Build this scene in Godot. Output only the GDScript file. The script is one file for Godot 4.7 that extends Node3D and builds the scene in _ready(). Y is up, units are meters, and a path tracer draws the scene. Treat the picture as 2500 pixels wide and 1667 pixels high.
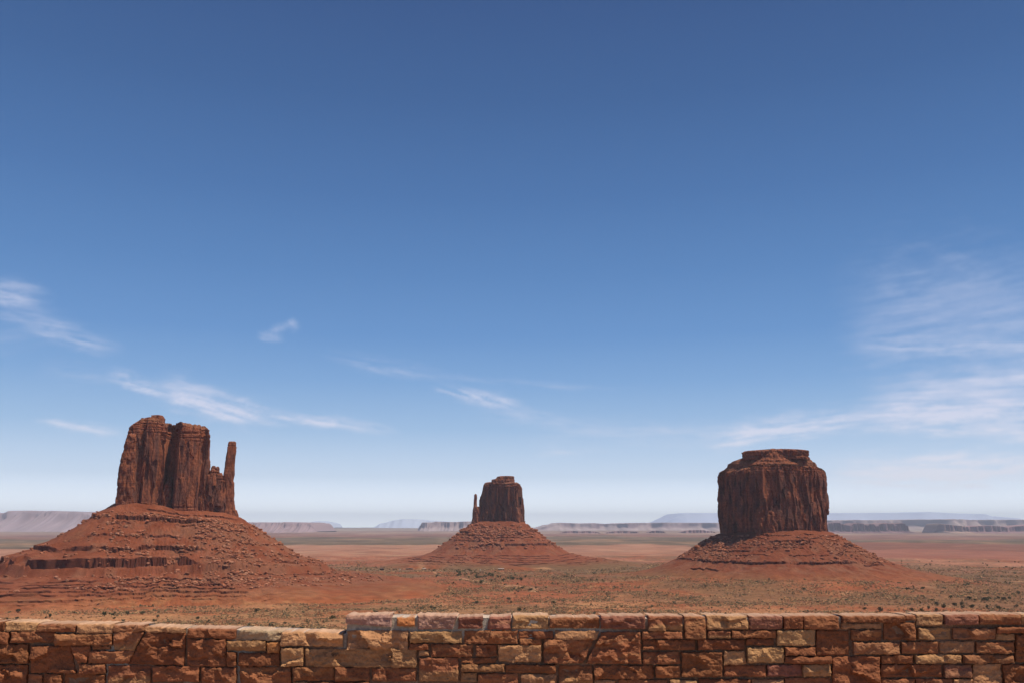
extends Node3D

# ---------------------------------------------------------------- helpers
var rng := RandomNumberGenerator.new()
var names := {}
var nA := FastNoiseLite.new()      # broad value noise
var nB := FastNoiseLite.new()      # finer fractal noise
var nSlab := FastNoiseLite.new()   # joint-bounded slabs of a cliff
var nCrack := FastNoiseLite.new()  # joints between the slabs
var nRidge := FastNoiseLite.new()
var M := {}
var wall: Node3D

func nm(s: String) -> String:
	if not names.has(s):
		names[s] = 0
		return s
	names[s] += 1
	return "%s_%03d" % [s, names[s]]

func tag(o: Node, label: String, category := "", group := "", kind := "") -> void:
	if label: o.set_meta("label", label)
	if category: o.set_meta("category", category)
	if group: o.set_meta("group", group)
	if kind: o.set_meta("kind", kind)

func base(called: String, at: Vector3) -> Node3D:
	var o := Node3D.new()
	o.name = nm(called)
	o.position = at
	add_child(o, true)
	return o

func obj(called: String, mesh: Mesh, mat: Material, parent: Node3D = null) -> MeshInstance3D:
	var o := MeshInstance3D.new()
	o.mesh = mesh
	o.material_override = mat
	if parent == null:
		o.name = nm(called)
		add_child(o, true)
	else:
		o.name = called
		parent.add_child(o, true)
	return o

func setup_noise() -> void:
	nA.seed = 11
	nA.noise_type = FastNoiseLite.TYPE_SIMPLEX_SMOOTH
	nA.fractal_type = FastNoiseLite.FRACTAL_NONE
	nA.frequency = 1.0
	nB.seed = 23
	nB.noise_type = FastNoiseLite.TYPE_SIMPLEX
	nB.fractal_type = FastNoiseLite.FRACTAL_FBM
	nB.fractal_octaves = 4
	nB.frequency = 1.0
	nSlab.seed = 5
	nSlab.noise_type = FastNoiseLite.TYPE_CELLULAR
	nSlab.fractal_type = FastNoiseLite.FRACTAL_NONE
	nSlab.cellular_return_type = FastNoiseLite.RETURN_CELL_VALUE
	nSlab.frequency = 1.0
	nCrack.seed = 5
	nCrack.noise_type = FastNoiseLite.TYPE_CELLULAR
	nCrack.fractal_type = FastNoiseLite.FRACTAL_NONE
	nCrack.cellular_return_type = FastNoiseLite.RETURN_DISTANCE2_SUB
	nCrack.frequency = 1.0
	nRidge.seed = 31
	nRidge.noise_type = FastNoiseLite.TYPE_SIMPLEX
	nRidge.fractal_type = FastNoiseLite.FRACTAL_RIDGED
	nRidge.fractal_octaves = 3
	nRidge.frequency = 1.0

func a3(x: float, y: float, z: float) -> float: return nA.get_noise_3d(x, y, z)
func b3(x: float, y: float, z: float) -> float: return nB.get_noise_3d(x, y, z)

func keyed(keys: Array, t: float) -> float:
	if t <= keys[0][0]: return keys[0][1]
	for i in range(1, keys.size()):
		if t <= keys[i][0]:
			return lerpf(keys[i - 1][1], keys[i][1], (t - keys[i - 1][0]) / maxf(1e-6, keys[i][0] - keys[i - 1][0]))
	return keys[-1][1]

# a grid of points as one mesh; normals are row step x column step (or the reverse with flip)
func grid(P: PackedVector3Array, C: PackedColorArray, nr: int, nc: int, wrap: bool, flip: bool) -> ArrayMesh:
	var N := PackedVector3Array()
	N.resize(P.size())
	var idx := PackedInt32Array()
	var qc := nc if wrap else nc - 1
	idx.resize((nr - 1) * qc * 6)
	var k := 0
	for r in nr:
		var r0 := maxi(r - 1, 0) * nc
		var r1 := mini(r + 1, nr - 1) * nc
		var rr := r * nc
		for c in nc:
			var c0 := c - 1
			var c1 := c + 1
			if wrap:
				c0 = (c0 + nc) % nc
				c1 = c1 % nc
			else:
				c0 = maxi(c0, 0)
				c1 = mini(c1, nc - 1)
			var n := (P[r1 + c] - P[r0 + c]).cross(P[rr + c1] - P[rr + c0])
			N[rr + c] = -n.normalized() if flip else n.normalized()
			if r < nr - 1 and (wrap or c < nc - 1):
				var a := rr + c
				var b := rr + c1
				idx[k] = a
				idx[k + 3] = b
				if flip:
					idx[k + 1] = a + nc
					idx[k + 2] = b
					idx[k + 4] = a + nc
					idx[k + 5] = b + nc
				else:
					idx[k + 1] = b
					idx[k + 2] = a + nc
					idx[k + 4] = b + nc
					idx[k + 5] = a + nc
				k += 6
	var A := []
	A.resize(Mesh.ARRAY_MAX)
	A[Mesh.ARRAY_VERTEX] = P
	A[Mesh.ARRAY_NORMAL] = N
	if C.size(): A[Mesh.ARRAY_COLOR] = C
	A[Mesh.ARRAY_INDEX] = idx
	var m := ArrayMesh.new()
	m.add_surface_from_arrays(Mesh.PRIMITIVE_TRIANGLES, A)
	return m

# the same grid with every face its own plane: broken rock
func grid_flat(P: PackedVector3Array, C: PackedColorArray, nr: int, nc: int, wrap: bool, flip: bool) -> ArrayMesh:
	var qc := nc if wrap else nc - 1
	var V := PackedVector3Array()
	var N := PackedVector3Array()
	var K := PackedColorArray()
	var tot := (nr - 1) * qc * 6
	V.resize(tot)
	N.resize(tot)
	K.resize(tot)
	var k := 0
	for r in nr - 1:
		for c in qc:
			var a := r * nc + c
			var b := r * nc + (c + 1) % nc
			var d := a + nc
			var e := b + nc
			var q := [a, d, b, b, d, e] if flip else [a, b, d, b, e, d]
			if (r + c) % 2 == 1: q = [a, d, e, a, e, b] if flip else [a, e, d, a, b, e]
			for h in 2:
				var i0: int = q[h * 3]
				var i1: int = q[h * 3 + 1]
				var i2: int = q[h * 3 + 2]
				var n := (P[i2] - P[i0]).cross(P[i1] - P[i0]).normalized()
				V[k] = P[i0]
				V[k + 1] = P[i1]
				V[k + 2] = P[i2]
				N[k] = n
				N[k + 1] = n
				N[k + 2] = n
				K[k] = C[i0]
				K[k + 1] = C[i1]
				K[k + 2] = C[i2]
				k += 3
	var A := []
	A.resize(Mesh.ARRAY_MAX)
	A[Mesh.ARRAY_VERTEX] = V
	A[Mesh.ARRAY_NORMAL] = N
	A[Mesh.ARRAY_COLOR] = K
	var m := ArrayMesh.new()
	m.add_surface_from_arrays(Mesh.PRIMITIVE_TRIANGLES, A)
	return m

func noise_tex(freq: float, lo: Color, hi: Color, size := 512, oct := 5, nseed := 1, kind := FastNoiseLite.TYPE_SIMPLEX) -> NoiseTexture2D:
	var n := FastNoiseLite.new()
	n.seed = nseed
	n.noise_type = kind
	n.frequency = freq
	n.fractal_octaves = oct
	n.fractal_gain = 0.6
	var g := Gradient.new()
	g.set_color(0, lo)
	g.set_color(1, hi)
	var t := NoiseTexture2D.new()
	t.width = size
	t.height = size
	t.seamless = true
	t.noise = n
	t.color_ramp = g
	return t

func height_tex(freq: float, size := 512, oct := 6, nseed := 3) -> NoiseTexture2D:
	var n := FastNoiseLite.new()
	n.seed = nseed
	n.noise_type = FastNoiseLite.TYPE_SIMPLEX
	n.frequency = freq
	n.fractal_octaves = oct
	n.fractal_gain = 0.62
	var t := NoiseTexture2D.new()
	t.width = size
	t.height = size
	t.seamless = true
	t.noise = n
	return t

func mat(rough: float, tex: Texture2D, scale: Vector3, bump: Texture2D = null, cm := 0.0) -> StandardMaterial3D:
	var m := StandardMaterial3D.new()
	m.vertex_color_use_as_albedo = true
	m.roughness = rough
	m.metallic_specular = 0.25
	m.uv1_triplanar = true
	m.uv1_world_triplanar = true
	m.uv1_scale = scale
	if tex: m.albedo_texture = tex
	if bump:
		m.heightmap_enabled = true
		m.heightmap_texture = bump
		m.heightmap_scale = cm
	return m

# ---------------------------------------------------------------- sky
func sky_color(el: float) -> Vector3:   # linear colours of the clear sky by height in degrees
	var K := [
		[0.0, 1.35, 1.42, 1.48], [1.0, 1.06, 1.15, 1.25], [3.0, 0.63, 0.76, 0.93], [6.0, 0.36, 0.54, 0.79], [9.0, 0.225, 0.405, 0.70],
		[12.0, 0.150, 0.312, 0.615], [16.0, 0.110, 0.246, 0.52], [21.0, 0.079, 0.184, 0.42], [27.0, 0.058, 0.135, 0.325], [33.0, 0.047, 0.104, 0.265], [50.0, 0.036, 0.087, 0.23], [90.0, 0.03, 0.07, 0.19]]
	if el <= 0.0: return Vector3(1.35, 1.42, 1.48)
	for i in range(1, K.size()):
		if el <= K[i][0]:
			var t: float = (el - K[i - 1][0]) / (K[i][0] - K[i - 1][0])
			return Vector3(lerpf(K[i - 1][1], K[i][1], t), lerpf(K[i - 1][2], K[i][2], t), lerpf(K[i - 1][3], K[i][3], t))
	return Vector3(K[-1][1], K[-1][2], K[-1][3])

func make_sky() -> ImageTexture:
	var W := 4096
	var H := 2048
	var im := Image.create(W, H, false, Image.FORMAT_RGBF)
	for r in H:
		var el := 90.0 - (r + 0.5) * 180.0 / H
		var c := sky_color(el)
		im.fill_rect(Rect2i(0, r, W, 1), Color(c.x, c.y, c.z))
	# cirrus: [azimuth, height] of both ends, half width, strength; all in degrees
	var wisps := [
		[-32.60, 12.63, -28.21, 12.24, 0.59, 0.55],
		[-32.10, 11.67, -26.60, 11.33, 0.43, 0.32],
		[-29.58, 11.03, -24.28, 10.45, 0.48, 0.36],
		[-31.88, 13.31, -29.82, 13.35, 0.27, 0.20],
		[-32.70, 10.00, -27.71, 11.46, 0.80, 0.10],
		[-16.58, 11.82, -14.78, 11.40, 0.27, 0.45],
		[-15.83, 11.96, -13.81, 12.46, 0.19, 0.30],
		[-14.67, 12.75, -13.96, 11.96, 0.21, 0.30],
		[-25.13, 8.51, -21.06, 7.82, 0.37, 0.70],
		[-22.25, 8.13, -14.90, 6.50, 0.59, 0.95],
		[-22.27, 8.37, -18.70, 8.19, 0.21, 0.40],
		[-16.90, 6.79, -7.96, 6.03, 0.27, 0.65],
		[-10.56, 6.15, -7.16, 5.63, 0.27, 0.30],
		[-28.89, 8.40, -24.11, 8.38, 0.53, 0.12],
		[-28.63, 5.72, -23.63, 5.37, 0.24, 0.50],
		[-12.29, 10.47, -3.51, 9.47, 0.37, 0.20],
		[-5.39, 9.53, 8.29, 8.55, 0.16, 0.16],
		[-5.11, 8.92, 1.34, 7.10, 0.29, 0.75],
		[-3.22, 8.23, 0.00, 7.57, 0.43, 0.25],
		[-2.68, 7.09, 6.64, 5.95, 0.37, 0.20],
		[20.79, 10.58, 34.82, 11.76, 2.53, 0.34],
		[21.04, 10.67, 33.63, 9.72, 0.35, 0.42],
		[24.46, 12.51, 36.01, 13.80, 1.60, 0.18],
		[21.77, 7.91, 36.20, 7.96, 0.80, 0.60],
		[22.91, 7.72, 34.29, 7.26, 0.53, 0.25],
		[11.80, 5.09, 23.92, 6.20, 0.59, 0.75],
		[20.47, 6.11, 35.10, 6.32, 0.69, 1.00],
		[21.61, 5.81, 34.95, 5.02, 0.53, 0.60],
		[19.07, 2.93, 34.81, 3.84, 0.74, 0.85],
		[17.89, 3.20, 32.80, 2.39, 0.66, 0.50],
		[1.33, 4.54, 7.13, 4.63, 0.16, 0.20],
		[0.00, 5.72, 15.57, 5.01, 0.66, 0.15],
		[4.00, 5.97, 18.04, 5.44, 0.32, 0.20],
	]
	var cr := RandomNumberGenerator.new()
	cr.seed = 77
	for i in 46:   # the same thin cirrus all round
		var az := cr.randf_range(46.0, 314.0)
		var el := cr.randf_range(3.0, 22.0)
		var l := cr.randf_range(4.0, 15.0)
		wisps.append([az, el, az + l, el + cr.randf_range(-0.16, 0.14) * l, cr.randf_range(0.25, 0.9), cr.randf_range(0.15, 0.5)])
	var n := FastNoiseLite.new()
	n.seed = 9
	n.noise_type = FastNoiseLite.TYPE_SIMPLEX_SMOOTH
	n.fractal_octaves = 5
	n.fractal_gain = 0.58
	n.frequency = 1.0
	var pd := W / 360.0
	for wi in wisps.size():
		var w: Array = wisps[wi]
		var ax: float = w[0]
		var ay: float = w[1]
		var dx: float = w[2] - ax
		var dy: float = w[3] - ay
		var hw: float = w[4] * 1.25
		var al: float = w[5]
		var L := sqrt(dx * dx + dy * dy)
		dx /= L
		dy /= L
		var ex := 2.6 * hw
		var x0 := floori((minf(ax, w[2]) - ex) * pd)
		var x1 := floori((maxf(ax, w[2]) + ex) * pd)
		var y0 := int((90.0 - maxf(ay, w[3]) - ex) * pd)
		var y1 := mini(int((90.0 - minf(ay, w[3]) + ex) * pd), 1022)
		for py in range(maxi(y0, 0), y1):
			var el := 90.0 - (py + 0.5) / pd
			for px in range(x0, x1):
				var az := (px + 0.5) / pd
				var u := ((az - ax) * dx + (el - ay) * dy) / L
				var bow := 0.35 * hw * sin(u * 3.1 + wi)
				var v := (-(az - ax) * dy + (el - ay) * dx - bow) / hw
				if u < -0.15 or u > 1.15 or v < -2.5 or v > 2.5: continue
				var wob := n.get_noise_2d(az * 0.35 + wi * 7.0, el * 0.9)
				v += wob * 0.7
				u += wob * 0.06
				var env := smoothstep(-0.05, 0.30, u) * (1.0 - smoothstep(0.55, 1.08, u))
				var g := exp(-v * v * (1.1 if v > 0.0 else 1.5))
				var s := n.get_noise_2d((az * dx + el * dy) * 0.16 + wi * 13.0 + v * 0.12, (-az * dy + el * dx) * 1.5) + lerpf(0.6, 0.22, clampf(hw - 0.5, 0.0, 1.0)) * n.get_noise_2d((az * dx + el * dy) * 0.45, (-az * dy + el * dx) * 4.6 + wi)
				var a := al * env * g * clampf(0.62 + lerpf(1.2, 0.75, clampf(hw - 0.6, 0.0, 1.0)) * s, 0.0, 1.2)
				if a < 0.004: continue
				a = minf(a * lerpf(1.4, 0.95, clampf((el - 6.0) / 6.0, 0.0, 1.0)), 0.92)
				var xx := posmod(px, W)
				var c := im.get_pixel(xx, py)
				var lift := clampf((el + 1.0) / 8.0, 0.0, 1.0)
				im.set_pixel(xx, py, c.lerp(Color(lerpf(0.90, 0.66, lift), lerpf(0.92, 0.70, lift), lerpf(0.97, 0.87, lift)), a))
	return ImageTexture.create_from_image(im)

# ---------------------------------------------------------------- ground
func drop(d: float) -> float:
	var K := [[8.0, -3.0], [60.0, -25.0], [300.0, -52.0], [540.0, -63.0], [716.0, -80.0], [1000.0, -102.0], [1450.0, -122.0], [2100.0, -128.0], [3100.0, -138.0], [5000.0, -146.0], [10000.0, -152.0], [25000.0, -150.0], [46000.0, -120.0], [70000.0, -90.0]]
	if d <= 8.0: return -3.0
	for i in range(1, K.size()):
		if d <= K[i][0]:
			var t: float = (log(d) - log(K[i - 1][0])) / (log(K[i][0]) - log(K[i - 1][0]))
			return lerpf(K[i - 1][1], K[i][1], t) * 0.955
	return -86.0

func ground_y(x: float, z: float) -> float:
	var d := sqrt(x * x + z * z)
	var y := drop(d)
	var a := smoothstep(150.0, 900.0, d)
	y += a * (2.6 * a3(x * 0.0045, 0.0, z * 0.0045) + 0.9 * b3(x * 0.013, 3.0, z * 0.013))
	# the sage-covered apron that the right butte stands on
	var mr := sqrt((x - 611.8) * (x - 611.8) + (z + 2100.0) * (z + 2100.0))
	if mr < 900.0: y += 13.0 * (1.0 - smoothstep(200.0, 600.0, mr)) * (1.0 + 0.12 * a3(x * 0.008, 4.0, z * 0.008))
	y += smoothstep(4000.0, 9000.0, d) * 9.0 * a3(x * 0.0006, 7.0, z * 0.0006)
	return y

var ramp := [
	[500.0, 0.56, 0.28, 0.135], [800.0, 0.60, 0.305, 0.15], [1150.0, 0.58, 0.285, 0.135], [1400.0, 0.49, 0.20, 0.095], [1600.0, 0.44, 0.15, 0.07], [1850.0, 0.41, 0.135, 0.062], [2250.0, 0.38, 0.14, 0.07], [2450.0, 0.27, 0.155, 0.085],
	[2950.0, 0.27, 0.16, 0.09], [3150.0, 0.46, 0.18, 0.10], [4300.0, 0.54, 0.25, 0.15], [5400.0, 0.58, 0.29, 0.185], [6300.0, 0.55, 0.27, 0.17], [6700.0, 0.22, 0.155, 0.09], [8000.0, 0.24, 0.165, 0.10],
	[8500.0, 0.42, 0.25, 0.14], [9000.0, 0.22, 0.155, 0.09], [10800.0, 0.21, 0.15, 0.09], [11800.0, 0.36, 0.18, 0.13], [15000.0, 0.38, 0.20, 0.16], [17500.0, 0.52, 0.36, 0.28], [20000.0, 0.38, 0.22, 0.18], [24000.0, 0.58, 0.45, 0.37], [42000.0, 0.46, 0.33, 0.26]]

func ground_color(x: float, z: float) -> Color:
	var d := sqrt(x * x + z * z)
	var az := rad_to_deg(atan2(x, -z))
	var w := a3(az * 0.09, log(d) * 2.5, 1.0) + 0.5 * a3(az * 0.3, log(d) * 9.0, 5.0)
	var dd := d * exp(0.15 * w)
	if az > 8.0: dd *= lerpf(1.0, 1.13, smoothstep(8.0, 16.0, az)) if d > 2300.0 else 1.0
	var r := 0.42
	var g := 0.28
	var b := 0.21
	var i0 := 0
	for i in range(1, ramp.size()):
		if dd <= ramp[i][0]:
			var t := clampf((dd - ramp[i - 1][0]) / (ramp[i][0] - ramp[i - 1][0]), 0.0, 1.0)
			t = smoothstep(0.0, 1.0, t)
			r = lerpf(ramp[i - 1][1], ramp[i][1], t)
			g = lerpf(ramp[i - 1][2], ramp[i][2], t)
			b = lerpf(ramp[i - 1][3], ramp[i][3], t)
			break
	var c := Color(r, g, b)
	if d < 4200.0:
		# sagebrush flats, bare red soil and pale sand as patches
		var q := b3(x * 0.0022, 2.0, z * 0.0022)
		var right := smoothstep(-60.0, 420.0, x) * smoothstep(1000.0, 1500.0, d)
		c = c.lerp(Color(0.25, 0.145, 0.075), clampf((q - 0.02 + 0.36 * right) * 1.7, 0.0, 0.75))
		var q2 := b3(x * 0.0035 + 40.0, 9.0, z * 0.0035)
		c = c.lerp(Color(0.40, 0.115, 0.045), clampf((q2 - 0.10 + 0.2 * (1.0 - right) * smoothstep(1250.0, 1500.0, d)) * 1.8, 0.0, 0.7))
		var q3 := b3(x * 0.02, 17.0, z * 0.02)
		c = c.lerp(Color(0.52, 0.27, 0.125), clampf((q3 - 0.08) * 1.4, 0.0, 0.5) * (1.0 - smoothstep(1300.0, 2600.0, d)))
		# dry washes wind through it
		var rd := nRidge.get_noise_3d(x * 0.0013, 3.0, z * 0.0013)
		c = c.lerp(Color(0.60, 0.33, 0.18), 0.75 * smoothstep(0.80, 0.93, rd))
		var q4 := b3(x * 0.05, 27.0, z * 0.05)
		c = c * (1.0 + 0.5 * q4)
	else:
		var f := b3(az * 0.11, log(d) * 8.0, 3.0)
		var f2 := b3(az * 0.30, log(d) * 21.0, 13.0)
		c = c * (1.0 + 0.42 * f + 0.35 * f2)
		c = c.lerp(Color(0.55, 0.36, 0.24), clampf((f2 - 0.22) * 2.5, 0.0, 0.6))
		c = c.lerp(Color(0.20, 0.145, 0.10), clampf((f - 0.2) * 2.2, 0.0, 0.6))
		if az > 10.0 and d > 4200.0 and d < 8000.0:
			c = c.lerp(Color(0.36, 0.11, 0.075), 0.6 * smoothstep(10.0, 16.0, az))
	c.a = 1.0
	return c

func make_ground() -> void:
	var D := PackedFloat32Array()
	var d := 4.0
	while d < 380.0:
		D.append(d)
		d *= 1.28
	d = 380.0
	while d < 3600.0:
		D.append(d)
		d *= 1.0078
	while d < 15000.0:
		D.append(d)
		d *= 1.013
	while d < 42000.0:
		D.append(d)
		d *= 1.04
	D.append(42000.0)
	var A := PackedFloat32Array()
	var az := -38.0
	while az < 38.0:
		A.append(az)
		az += 0.095
	while az < 322.0:
		A.append(az)
		az += 3.55
	var nr := D.size()
	var nc := A.size()
	var P := PackedVector3Array()
	var C := PackedColorArray()
	P.resize(nr * nc)
	C.resize(nr * nc)
	for r in nr:
		for c in nc:
			var an := deg_to_rad(A[c])
			var x := sin(an) * D[r]
			var z := -cos(an) * D[r]
			P[r * nc + c] = Vector3(x, ground_y(x, z), z)
			C[r * nc + c] = ground_color(x, z)
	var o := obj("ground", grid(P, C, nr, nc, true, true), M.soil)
	tag(o, "wide red and tan desert valley floor dotted with sagebrush", "", "", "structure")

# ---------------------------------------------------------------- buttes
func resample(pts: Array, n: int, soft: int) -> PackedVector2Array:
	var q := PackedVector2Array()
	for p in pts: q.append(Vector2(p[0], p[1]))
	for k in soft:
		var o := PackedVector2Array()
		for i in q.size():
			var a := q[i]
			var b := q[(i + 1) % q.size()]
			o.append(a.lerp(b, 0.25))
			o.append(a.lerp(b, 0.75))
		q = o
	var area := 0.0
	var total := 0.0
	for i in q.size():
		var a := q[i]
		var b := q[(i + 1) % q.size()]
		area += a.x * b.y - a.y * b.x
		total += a.distance_to(b)
	if area < 0.0: q.reverse()
	var out := PackedVector2Array()
	var step := total / n
	var i := 0
	var along := 0.0
	for k in n:
		var want := k * step
		while true:
			var l := q[i % q.size()].distance_to(q[(i + 1) % q.size()])
			if along + l >= want or i >= q.size() * 2: 
				out.append(q[i % q.size()].lerp(q[(i + 1) % q.size()], clampf((want - along) / maxf(l, 1e-6), 0.0, 1.0)))
				break
			along += l
			i += 1
	return out

# o: pts, n, soft, base [[x, y]..], top [[x, y]..], rows, cap [[dy, f]..], x0, x1, zm, amp (slab, crack, broad, fine), fx (slabs per metre), batter, strata
func cliff(o: Dictionary) -> ArrayMesh:
	var n: int = o.n
	var q := resample(o.pts, n, o.get("soft", 1))
	var nr: int = o.rows
	var cap: Array = o.cap
	var rows := nr + cap.size()
	var P := PackedVector3Array()
	var C := PackedColorArray()
	P.resize(rows * n)
	C.resize(rows * n)
	var amp: Array = o.amp
	var fx: float = o.fx
	var sd: float = o.get("seed", 0.0)
	var bat: float = o.get("batter", 0.0)
	var top_mean: float = o.get("flat", 0.0)
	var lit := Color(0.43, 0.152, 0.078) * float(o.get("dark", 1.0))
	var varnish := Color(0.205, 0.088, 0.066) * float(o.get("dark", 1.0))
	var band := Color(0.29, 0.094, 0.055)
	for c in n:
		var t := (q[(c + 1) % n] - q[(c + n - 1) % n]).normalized()
		# a broader normal keeps the push smooth round corners
		var t2 := (q[(c + 5) % n] - q[(c + n - 5) % n]).normalized()
		var nx := t.y * 0.4 + t2.y * 0.6
		var nz := -t.x * 0.4 - t2.x * 0.6
		var yb := keyed(o.base, q[c].x)
		var yt := keyed(o.top, q[c].x)
		yt += 2.2 * a3(q[c].x * 0.09, sd, q[c].y * 0.09) + 1.2 * a3(q[c].x * 0.3, sd, q[c].y * 0.3)
		var sx := clampf(q[c].x, o.x0, o.x1)
		var sz: float = o.zm
		for r in rows:
			var f := 0.0
			var y := 0.0
			var v := 1.0
			var wsp := 1.0
			if r < nr:
				v = float(r) / (nr - 1)
				y = lerpf(yb, yt, v)
			else:
				f = cap[r - nr][1]
				y = lerpf(yt, top_mean if top_mean > 0.0 else yt, smoothstep(0.0, 0.35, f)) + cap[r - nr][0]
				wsp = maxf(0.0, 1.0 - f * 1.6)
			var px := lerpf(q[c].x, sx, f)
			var pz := lerpf(q[c].y, sz, f)
			var d := 0.0
			var wx := px + 3.0 * a3(px * 0.05, y * 0.02, sd)
			var sl := nSlab.get_noise_3d(wx * fx + sd, y * fx * 0.16, pz * fx)
			var ck := nCrack.get_noise_3d(wx * fx + sd, y * fx * 0.16, pz * fx)
			var sl2 := nSlab.get_noise_3d(wx * fx * 2.4 + sd + 50.0, y * fx * 0.5, pz * fx * 2.4)
			var ck2 := nCrack.get_noise_3d(wx * fx * 2.4 + sd + 50.0, y * fx * 0.5, pz * fx * 2.4)
			var str_ := nA.get_noise_2d(y * 0.22 + sd, px * 0.008)
			var str2 := nA.get_noise_2d(y * 0.55 + sd, px * 0.015 + 9.0)
			var topw := smoothstep(0.80, 0.97, v)
			var botw := 1.0 - smoothstep(0.07, 0.17, v)
			var edge := maxf(topw, botw)
			d += amp[0] * sl * (1.0 - 0.45 * edge)
			d -= amp[1] * (1.0 - smoothstep(0.0, 0.16, ck)) * (1.0 - 0.4 * topw)
			d += amp[0] * 0.5 * sl2 - amp[1] * 0.4 * (1.0 - smoothstep(0.0, 0.2, ck2))
			d += amp[2] * a3(px * 0.03 + sd, y * 0.014, pz * 0.03)
			d += amp[3] * b3(px * 0.10, y * 0.06, pz * 0.10 + sd)
			d += (str_ * 1.5 + str2 * 1.0) * (0.07 + edge * 1.0)
			d += bat * (1.0 - v) - 2.0 * smoothstep(0.93, 1.0, v)
			d *= wsp
			P[r * n + c] = Vector3(px + nx * d, y + (0.9 * b3(px * 0.12, y * 0.1, pz * 0.12) if r >= nr else 0.0), pz + nz * d)
			# desert varnish runs down the faces; the bedded rock above and below stays redder
			var vr := nA.get_noise_3d(px * 0.11 + sd, y * 0.012, pz * 0.11) * 0.6 + b3(px * 0.05, y * 0.022, pz * 0.05 + sd) * 0.9 + sl * 0.35
			var k := clampf(0.42 + vr * 1.25, 0.0, 1.0) * (1.0 - 0.6 * edge)
			var col := lit.lerp(varnish, k)
			col = col.lerp(band, edge * (0.5 + 0.5 * str2))
			if r >= nr: col = col.lerp(Color(0.37, 0.165, 0.095), 0.7)
			col = col * (1.0 + 0.16 * b3(px * 0.2, y * 0.2, pz * 0.2))
			col.a = 1.0
			C[r * n + c] = col
	return grid_flat(P, C, rows, n, true, false)

# a standing pillar or block: rows of [y, x left, x right, z back, z front]
func pillar(rows: Array, n: int, sd: float, amp: float, square := 4.0) -> ArrayMesh:
	var P := PackedVector3Array()
	var C := PackedColorArray()
	var nr := 0
	var ys := PackedFloat32Array()
	for i in rows.size() - 1:
		var k := maxi(1, int(absf(rows[i + 1][0] - rows[i][0]) / 1.2))
		for j in k: ys.append(i + float(j) / k)
	ys.append(rows.size() - 1)
	nr = ys.size() + 2
	var lit := Color(0.42, 0.148, 0.076)
	for r in nr:
		var s := ys[mini(r, ys.size() - 1)]
		var i := mini(int(s), rows.size() - 2)
		var t := s - i
		var a: Array = rows[i]
		var b: Array = rows[i + 1]
		var y := lerpf(a[0], b[0], t)
		var xl := lerpf(a[1], b[1], t)
		var xr := lerpf(a[2], b[2], t)
		var zb := lerpf(a[3], b[3], t)
		var zf := lerpf(a[4], b[4], t)
		var shrink := 1.0
		if r == nr - 2: shrink = 0.55
		if r == nr - 1: shrink = 0.02
		if r >= nr - 2: y += 0.6
		for c in n:
			var an := TAU * c / n
			var ca := cos(an)
			var sa := sin(an)
			var rad := pow(pow(absf(ca), square) + pow(absf(sa), square), -1.0 / square)
			var x := (xl + xr) * 0.5 + (xr - xl) * 0.5 * ca * rad * shrink
			var z := (zb + zf) * 0.5 + (zf - zb) * 0.5 * sa * rad * shrink
			var d := amp * (a3(x * 0.12, y * 0.05, z * 0.12 + sd) + 0.6 * b3(x * 0.22, y * 0.07, z * 0.22) + 0.5 * nSlab.get_noise_3d(x * 0.12, y * 0.05, z * 0.12 + sd)) + amp * 0.16 * nA.get_noise_2d(y * 0.4, sd)
			P.append(Vector3(x + ca * d * shrink, y, z + sa * d * shrink))
			var k := clampf(0.3 + 0.8 * b3(x * 0.09, y * 0.03, z * 0.09 + sd), 0.0, 0.9)
			var col := lit.lerp(Color(0.17, 0.072, 0.054), k) * (1.0 + 0.15 * b3(x * 0.3, y * 0.3, z * 0.3))
			col.a = 1.0
			C.append(col)
	return grid_flat(P, C, nr, n, true, false)

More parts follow.
